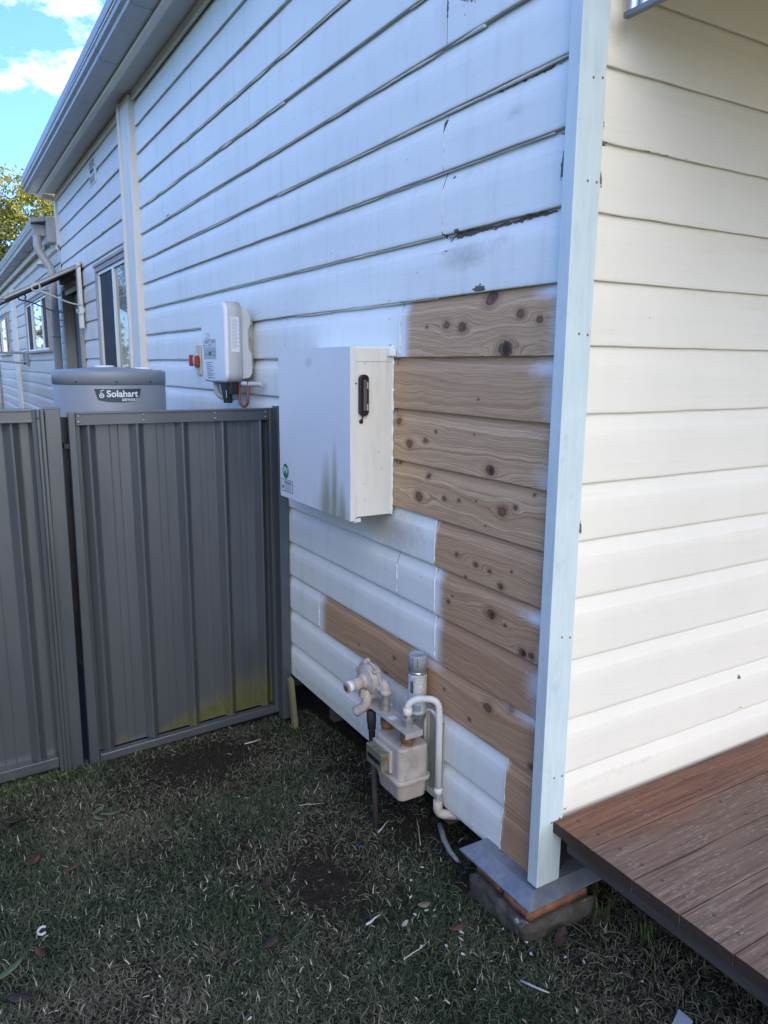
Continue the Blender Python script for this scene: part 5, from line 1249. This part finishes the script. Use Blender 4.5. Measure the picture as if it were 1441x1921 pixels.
# ------------------------------------------------------------------ trees
def mk_leaf(name, c1, c2):
    t = NT(name); a = t.attr('lc'); c = t.mix(a, c1, c2)
    m = t.fin(c, .5, None, 0, .3)
    tr = t.n('ShaderNodeBsdfTranslucent'); t.l(c, tr.inputs[0]); mx = t.n('ShaderNodeMixShader'); mx.inputs[0].default_value = .3
    t.l(t.b.outputs[0], mx.inputs[1]); t.l(tr.outputs[0], mx.inputs[2]); t.l(mx.outputs[0], t.out.inputs[0]); return m
M_leaf = mk_leaf('yellow_green_foliage', (.085, .105, .018), (.44, .41, .07)); M_leaf2 = mk_leaf('green_foliage', (.03, .055, .015), (.10, .13, .03))
M_bark = simple('grey_brown_bark', (.12, .09, .065), .9, var=.3, stretch=(3, 3, .6), bump=.01)
def tree(loc, h, clumps, crad, nleaf, lsize, mat, label, seedv, group=None):
    r = np.random.RandomState(seedv); root = thing('tree', loc, label, 'tree', group)
    mb = MB(); x, y, z = loc
    base = Vector(loc); top = base+Vector((r.uniform(-.3, .3), r.uniform(-.3, .3), h*.55))
    mb.tube([base, base.lerp(top, .5)+Vector((.1, .05, 0)), top], [h*.035, h*.026, h*.018], 10)
    cen = []
    for c in clumps:
        p = base+Vector(c[:3]); cen.append((p, c[3])); m_ = base.lerp(top, r.uniform(.55, .95)); k = (m_+p)*.5+Vector((0, 0, -.2)); mb.tube([m_, k, p], [h*.014, h*.008, h*.003], 7)
        for _ in range(5):
            d = Vector(r.randn(3)).normalized()*c[3]*.9; mb.tube([p, p+d*.5+Vector((0, 0, .05)), p+d], [h*.004, h*.0025, .004], 5)
    build('trunk', mb, M_bark, root)
    w = np.array([c[3]**2 for c in clumps]); w /= w.sum(); idx = r.choice(len(clumps), nleaf, p=w)
    C = np.array([list(cen[i][0]) for i in range(len(cen))])[idx]; R = np.array([c[3] for c in clumps])[idx]
    d = r.randn(nleaf, 3); d /= np.linalg.norm(d, axis=1)[:, None]
    rad = R*(.35+.75*r.rand(nleaf)**.5)*(.8+.45*np.array([mnoise.noise(Vector((a*2.5, b*2.5, c*2.5))) for a, b, c in (d+C*.3)]))
    P = C+d*rad[:, None]*np.array([1.05, 1.05, .82])
    keep = np.array([mnoise.noise(Vector(p*1.6)) > -.22 for p in P]); P = P[keep]; n = len(P)
    a = r.randn(n, 3); a /= np.linalg.norm(a, axis=1)[:, None]; b = np.cross(a, r.randn(n, 3)); b /= np.linalg.norm(b, axis=1)[:, None]
    s = lsize*r.uniform(.5, 1.3, (n, 1))
    V = np.stack([P-a*s, P+b*s*.42, P+a*s, P-b*s*.42], 1).reshape(-1, 3)
    me = bpy.data.meshes.new('crown'); me.from_pydata(V.tolist(), [], [(4*i, 4*i+1, 4*i+2, 4*i+3) for i in range(n)]); at = me.attributes.new('lc', 'FLOAT', 'POINT')
    at.data.foreach_set('value', np.repeat(np.clip(r.rand(n)*.75+.25*np.array([mnoise.noise(Vector(p*.8)) for p in P]), 0, 1), 4).astype(np.float32)); me.materials.append(mat)
    o = bpy.data.objects.new('crown', me); link(o, root)
r_ = np.random.RandomState(5)
cl1 = [(-1.9, .0, 6.3, 1.5), (-.6, .2, 7.1, 1.5), (.4, -.3, 5.7, 1.5), (-1.6, .3, 4.6, 1.5), (1.2, .4, 6.8, 1.2), (-3.2, .2, 5.4, 1.5), (-.4, .2, 3.9, 1.6), (-2.8, 0, 7.2, 1.3), (1.9, 0, 5.2, 1.1), (-4.2, .5, 6.8, 1.4)]
tree((1.1, 27, -.2), 8.5, cl1, 0, 60000, .075, M_leaf, 'sunlit yellow green tree rising beyond the far roof', 3, 'trees beyond the extension')
for i, (x, y, h) in enumerate([(-4.2, 36, 8.5), (-8.6, 34, 7.5), (-13.5, 35, 9.5)]):
    cl2 = [(r_.uniform(-2, 2), r_.uniform(-2, 2), h*r_.uniform(.2, .95), h*.22) for _ in range(12)]
    tree((x, y, -.2), h, cl2, 0, 5000, .13, (M_leaf2, M_leaf)[i % 2], ['green garden tree beyond the extension, nearest the sunlit yellow tree', 'yellowish garden tree in the middle of the far row off to the left', 'tallest garden tree at the far left of the row'][i], 20+i, 'trees beyond the extension')

nf = thing('light_block_fence', (-4.2, 6, -.2), 'long plain steel fence added out of view on the left to block low light', 'fence')  # added out of view to cut warm horizon light on the side wall
V = []; F = []; n = 900
for i in range(n+1):
    y = -9+30*i/n; d = .02 if (i % 6) in (0, 1, 2) else 0
    V += [(-4.2+d, y, -.2), (-4.2+d, y, 1.45)]
for i in range(n): F.append((2*i, 2*i+1, 2*i+3, 2*i+2))
mb = MB(); mb.add(V, F); build('sheet', mb, M_fence, nf)
mb = MB(); mb.box((-4.24, -9, 1.43), (-4.16, 21, 1.49)); build('top_rail', mb, M_fence, nf)
for i, (x, y, h) in enumerate([(-7.5, -5, 4.2), (-7.8, -1.5, 4.8), (-7.4, 2.2, 4.3), (-7.9, 6, 5.0), (-7.6, 10, 4.4)]):  # unseen trees, added to block low sky light from the left
    cl3 = [(r_.uniform(-1.1, 1.1), r_.uniform(-1.7, 1.7), h*r_.uniform(.12, .92), h*.24) for _ in range(13)]
    tree((x, y, -.2), h, cl3, 0, 4500, .13, M_leaf2, ['first', 'second', 'third', 'fourth', 'fifth'][i]+' dark bushy tree added out of view to block low sky light, counted from the street', 40+i, 'unseen bushy trees added to block low sky light')
# ------------------------------------------------------------------ litter on the lawn
def leaf_obj(name, x, y, L_, w, rz, col, label, cat='leaf', curl=.25, group='fallen leaves on the lawn', lift=.022, tilt=0):
    mb = MB(); n = 10; V = []; F = []
    for i in range(n+1):
        t = i/n; hw = w*.5*math.sin(math.pi*min(1, t*.96+.02))**.8+.0003; xx = (t-.5)*L_; zz = curl*L_*((t-.5)**2)*1.2
        for j, s in enumerate((-1, 0, 1)): V.append((xx, s*hw, zz-(0 if s else w*.10)))
    for i in range(n):
        for j in range(2): F.append((i*3+j, (i+1)*3+j, (i+1)*3+j+1, i*3+j+1))
    Mx = Matrix.Translation((x, y, gz(x, y)+lift)) @ Matrix.Rotation(rz, 4, 'Z') @ Matrix.Rotation(tilt, 4, 'X')
    mb.add(V, F, True, M=Mx); o = build(name, mb, col, None)
    s = o.modifiers.new('s', 'SOLIDIFY'); s.thickness = .0006
    return tag(o, label, cat, group)
M_lg = simple('grey_green_leaf', (.10, .135, .075), .5, var=.2); M_lb = simple('red_brown_leaf', (.115, .045, .030), .6, var=.3); M_ld = simple('dark_brown_leaf', (.045, .030, .028), .7, var=.3); M_lt = simple('tan_leaf', (.24, .18, .14), .7, var=.2)
LG = 'fallen leaves on the lawn'
leaf_obj('fallen_leaf', -.965, 1.345, .085, .022, -.2, M_lg, 'pointed green leaf, rightmost of the trio below the gate post', group=LG)
leaf_obj('fallen_leaf', -1.010, 1.330, .060, .020, -.9, M_lg, 'short green leaf in front of the trio below the gate post', group=LG)
leaf_obj('fallen_leaf', -1.000, 1.400, .075, .022, .75, M_lg, 'dull green leaf at the back of the trio below the gate post', group=LG)
leaf_obj('fallen_leaf', -1.254, 1.162, .060, .026, .8, M_lb, 'reddish brown leaf near the left edge of the lawn', group=LG)
leaf_obj('fallen_leaf', -1.249, 1.205, .055, .020, .1, M_ld, 'dark leaf touching the reddish brown leaf at the left', group=LG)
leaf_obj('fallen_leaf', -1.151, 1.039, .065, .016, .3, M_lb, 'slim rust coloured leaf between the left leaves and the lawn centre', group=LG)
leaf_obj('fallen_leaf', -1.300, 1.50, .060, .026, -.5, M_ld, 'dark brown leaf on the lawn below the left fence panel', group=LG)
leaf_obj('fallen_leaf', -1.376, .62, .105, .022, .55, M_lg, 'long green leaf cut by the left picture edge', group=LG)
leaf_obj('fallen_leaf', -1.290, .655, .050, .018, -1.2, M_lb, 'small curled brown leaf below the white plastic ring', group=LG)
leaf_obj('fallen_leaf', -1.353, .494, .075, .028, -.5, M_ld, 'broad dark leaf in the lower left corner', group=LG)
leaf_obj('fallen_leaf', -.62, .60, .055, .030, .9, M_ld, 'dark flat leaf in the middle of the lawn, the one nearer the gate', group=LG)
leaf_obj('fallen_leaf', -.72, .33, .060, .028, .3, M_ld, 'dark flat leaf in the middle of the lawn, the one nearer the viewer', group=LG)
leaf_obj('fallen_leaf', -.013, -.101, .090, .030, .5, M_ld, 'dull brown leaf leaning against the stone block', group=LG, tilt=.5)
leaf_obj('fallen_leaf', -.258, .228, .040, .026, -.3, M_lt, 'pale tan leaf among the white flakes near the pier', group=LG)
leaf_obj('fallen_leaf', -.235, .090, .050, .022, -.1, M_lb, 'brown leaf on the lawn left of the stone block', group=LG)
M_fl = simple('white_paint_chip', (.48, .50, .52), .6, var=.06); M_bl = simple('blue_plastic_scrap', (.03, .12, .30), .4); M_twig = simple('pale_twig', (.42, .40, .34), .8, var=.2)
M_shell = simple('pinkish_chip', (.42, .36, .36), .6, var=.12)
def flake(x, y, s, asp, rz, label, mat=None, group=None, name='paint_flake', cat='paint flake'):
    mb = MB(); k = rnd.randint(5, 7); P = []
    for i in range(k):
        a = 2*math.pi*i/k+rnd.uniform(-.3, .3); r = s*rnd.uniform(.6, 1.1); P.append((r*math.cos(a), r*math.sin(a)*asp))
    Mx = Matrix.Translation((x, y, gz(x, y)+.014)) @ Matrix.Rotation(rz, 4, 'Z') @ Matrix.Rotation(rnd.uniform(-.35, .35), 4, 'X') @ Matrix.Rotation(rnd.uniform(-.3, .3), 4, 'Y')
    mb.prism(P, 0, .0012, 'z', M=Mx); return tag(build(name, mb, mat or M_fl), label, cat, group)
FG = 'small white paint flakes scattered on the lawn'
for x, y, s, asp in [(-.609, .425, .006, .8), (-.571, .391, .005, .6), (-.590, .375, .004, .8), (-.362, .086, .010, .6), (-.248, .051, .016, .4), (-.230, .075, .012, .5), (-1.02, .379, .007, .5), (-.862, .11, .010, .5), (-.266, .291, .010, .4), (-.26, .211, .012, .45), (-.239, .198, .012, .4), (-.194, .244, .008, .5), (-.30, .215, .009, .6), (-.10, -.06, .007, .5), (-.05, -.16, .009, .5), (-.02, -.20, .008, .6), (-.30, .05, .010, .5), (-.28, -.0, .008, .6), (-.15, .40, .010, .5), (-.22, .36, .007, .6), (-.35, .95, .006, .6), (-.70, 1.05, .007, .6), (-.74, 1.0, .005, .7), (-.5, 1.2, .006, .5), (-.9, .45, .004, .6), (-.42, .55, .005, .6), (-.85, .2, .004, .7), (.06, -.33, .006, .6), (-.33, -.12, .005, .6), (-.40, .30, .004, .7), (-.52, .16, .005, .5), (-.66, .14, .004, .7), (-.78, .72, .005, .6), (-1.1, .62, .004, .7), (-.97, .86, .005, .5), (-.2, .12, .006, .5), (-.12, .02, .007, .4)]:
    flake(x, y, s*.85, asp, rnd.uniform(0, 3), 'small white paint flake lying on the dark lawn', group=FG)
flake(-.346, .196, .016, .55, .3, 'larger pinkish chip on the lawn left of the pier', M_shell)
flake(-.12, -.10, .010, .5, 1.3, 'upright white chip beside the lower right corner of the stone block')
flake(-.259, .625, .014, .25, -.6, 'small blue plastic scrap on the grass below the gas meter', M_bl, name='plastic_scrap', cat='scrap')
mb = MB(); mb.tube(arc((-1.273, .753, gz(-1.273, .753)+.020), .012, .6, 5.4, 18, (1, 0, .15), (0, 1, .25)), [.0038]*19, 8); tag(build('plastic_ring', mb, M_fl), 'broken white plastic ring on the grass at lower left', 'ring')
def stick(x, y, L_, rz, r, label, mat=None, name='twig', cat='twig', lift=.016, rise=.0):
    d = Vector((math.cos(rz), math.sin(rz), 0)); p = Vector((x, y, 0)); n = d.orthogonal()
    pts = []
    for t in (-.5, -.2, .1, .5):
        q = p+d*L_*t; pts.append((q.x+rnd.uniform(-.003, .003), q.y+rnd.uniform(-.003, .003), gz(q.x, q.y)+lift+rise*(t+.5)))
    mb = MB(); mb.tube(pts, [r, r, r*.8, r*.6], 7); return tag(build(name, mb, mat or M_twig), label, cat, 'twigs and splinters on the lawn')
stick(-.194, -.198, .075, -1.15, .0032, 'pale grey stick on the lawn in front of the pier', simple('grey_stick', (.34, .38, .40), .7))
stick(-.266, 1.658, .085, .15, .003, 'white splinter on the bare soil in front of the gate', M_fl)
stick(-.125, .690, .09, .55, .0025, 'white splinter lying at the foot of the dark riser pipe', M_fl)
stick(-.417, .262, .055, .35, .0035, 'short curved white twig near the lawn centre', M_fl)
stick(-.20, 1.10, .12, .9, .0016, 'dry straw stalk left of the gas meter'); stick(-.28, .98, .10, -.4, .0014, 'thin dry stalk on the grass below the regulator')
stick(-.06, .56, .12, 1.1, .0015, 'thin stalk leaning on the grass below the gas meter', rise=.04); stick(.02, -.14, .10, -1.2, .003, 'brown rotten twig below the stone block', M_ld); stick(-.38, .08, .10, .2, .0016, 'dry grass stalk near the white flakes')
mb = MB(); mb.add([(-.01, -.470, .004), (.065, -.440, .006), (.06, -.485, .012), (-.02, -.515, .010)], [(0, 1, 2, 3)], M=Matrix.Translation((0, 0, .012))); pa = build('paper_scrap', mb, simple('grey_paper', (.36, .42, .47), .7)); sol = pa.modifiers.new('s', 'SOLIDIFY'); sol.thickness = .002
tag(pa, 'grey paper scrap at the bottom edge under the deck corner', 'paper')
mb = MB(); mb.tube([(.035, .56, -.035), (.01, .50, -.05), (-.015, .43, -.045), (-.02, .37, -.05)], [.012, .011, .009, .007], 10); tag(build('plastic_offcut', mb, M_pvc), 'dull grey pipe offcut lying under the wall beside the gas pipe elbow', 'pipe offcut')

# weeds and tufts ---------------------------------------------------------
def tuft(x, y, n, h, label, col, seedv, spread=.03, w=.0035):
    r = random.Random(seedv); mb = MB()
    for _ in range(n):
        a = r.uniform(0, 6.28); bx, by = x+r.gauss(0, spread*.5), y+r.gauss(0, spread*.5); L_ = h*r.uniform(.4, 1.1); lean = r.uniform(.1, .9)
        d = Vector((math.cos(a), math.sin(a), 0)); s = Vector((-math.sin(a), math.cos(a), 0))*w*.5; b = Vector((bx, by, gz(bx, by)-.002))
        p1 = b+Vector((0, 0, L_*.5))+d*L_*.18*lean; p2 = b+Vector((0, 0, L_*(.95-.35*lean)))+d*L_*.55*lean
        mb.add([b-s, b+s, p1-s*.9, p1+s*.9, p2], [(0, 1, 3, 2), (2, 3, 4)])
    return tag(build('grass_tuft', mb, col), label, 'grass tuft', 'grass tufts on the lawn')
M_gt = simple('fresh_grass_blade', (.075, .115, .030), .6, var=.3, bump=0, nscale=40); M_gt2 = simple('olive_grass_blade', (.10, .105, .045), .6, var=.3, bump=0, nscale=40)
tuft(.165, -.085, 26, .10, 'taller green grass tuft just right of the stone block', M_gt, 1)
tuft(.19, -.21, 22, .08, 'green grass tuft under the deck edge, nearer the viewer', M_gt, 2, .04); tuft(.16, -.28, 24, .06, 'low olive grass tuft below the deck edge', M_gt2, 3, .05)
tuft(.27, -.36, 22, .06, 'sparse dry tuft near the lower right corner', M_gt2, 4, .05); tuft(-.10, .95, 40, .035, 'dark green tuft by the wall left of the riser pipe', M_gt, 5, .10)
tuft(-1.03, 1.72, 60, .04, 'green tuft at the foot of the square gate post', M_gt, 6, .08, .003); tuft(-1.30, 1.74, 46, .05, 'green weedy tuft under the left fence panel', M_gt, 7, .05, .003)
tuft(-.12, 1.60, 60, .03, 'mossy green tuft in the corner by the timber stake', M_gt, 9, .10, .003)
mb = MB(); r = random.Random(9)
for _ in range(90):
    x = r.uniform(-1.42, -1.05); y = 1.80+r.gauss(0, .045); z = gz(x, y)+r.uniform(.012, .035); a = r.uniform(0, 6.28); s = r.uniform(.004, .008)
    P = [(s*math.cos(q/7*6.28), s*math.sin(q/7*6.28)) for q in range(7)]
    Mx = Matrix.Translation((x, y, z)) @ Matrix.Rotation(a, 4, 'Z') @ Matrix.Rotation(r.uniform(-.6, .6), 4, 'X'); mb.add([(p[0], p[1], 0) for p in P], [tuple(range(7))], M=Mx)
    mb.tube([(x, y, gz(x, y)), (x, y, z)], .0005, 3, False)
tag(build('clover_patch', mb, M_gt), 'small round leaved clover along the foot of the left fence panel', 'clover', kind='stuff')
# straw and debris under the deck
mb = MB()
for _ in range(220):
    x = rnd.uniform(.0, .45); y = rnd.uniform(-.75, .02); a = rnd.uniform(0, 3.14); L_ = rnd.uniform(.02, .07); z = gz(x, y)+rnd.uniform(.002, .02)
    mb.tube([(x, y, z), (x+L_*.5*math.cos(a), y+L_*.5*math.sin(a), z+rnd.uniform(0, .012)), (x+L_*math.cos(a+.3), y+L_*math.sin(a+.3), z+rnd.uniform(-.002, .015))], rnd.uniform(.0005, .0013), 4)
for _ in range(160):
    x = rnd.uniform(-.45, .1); y = rnd.uniform(.1, 1.6); a = rnd.uniform(0, 3.14); L_ = rnd.uniform(.015, .06); z = gz(x, y)+rnd.uniform(.008, .02)
    mb.tube([(x, y, z), (x+L_*.5*math.cos(a), y+L_*.5*math.sin(a), z+rnd.uniform(0, .008)), (x+L_*math.cos(a+.3), y+L_*math.sin(a+.3), z)], rnd.uniform(.0004, .0010), 4)
tag(build('straw_litter', mb, simple('dry_straw', (.17, .145, .10), .9, var=.35, nscale=30, bump=0)), 'dry straw stalks strewn under the deck and along the wall foot', 'straw', kind='stuff')
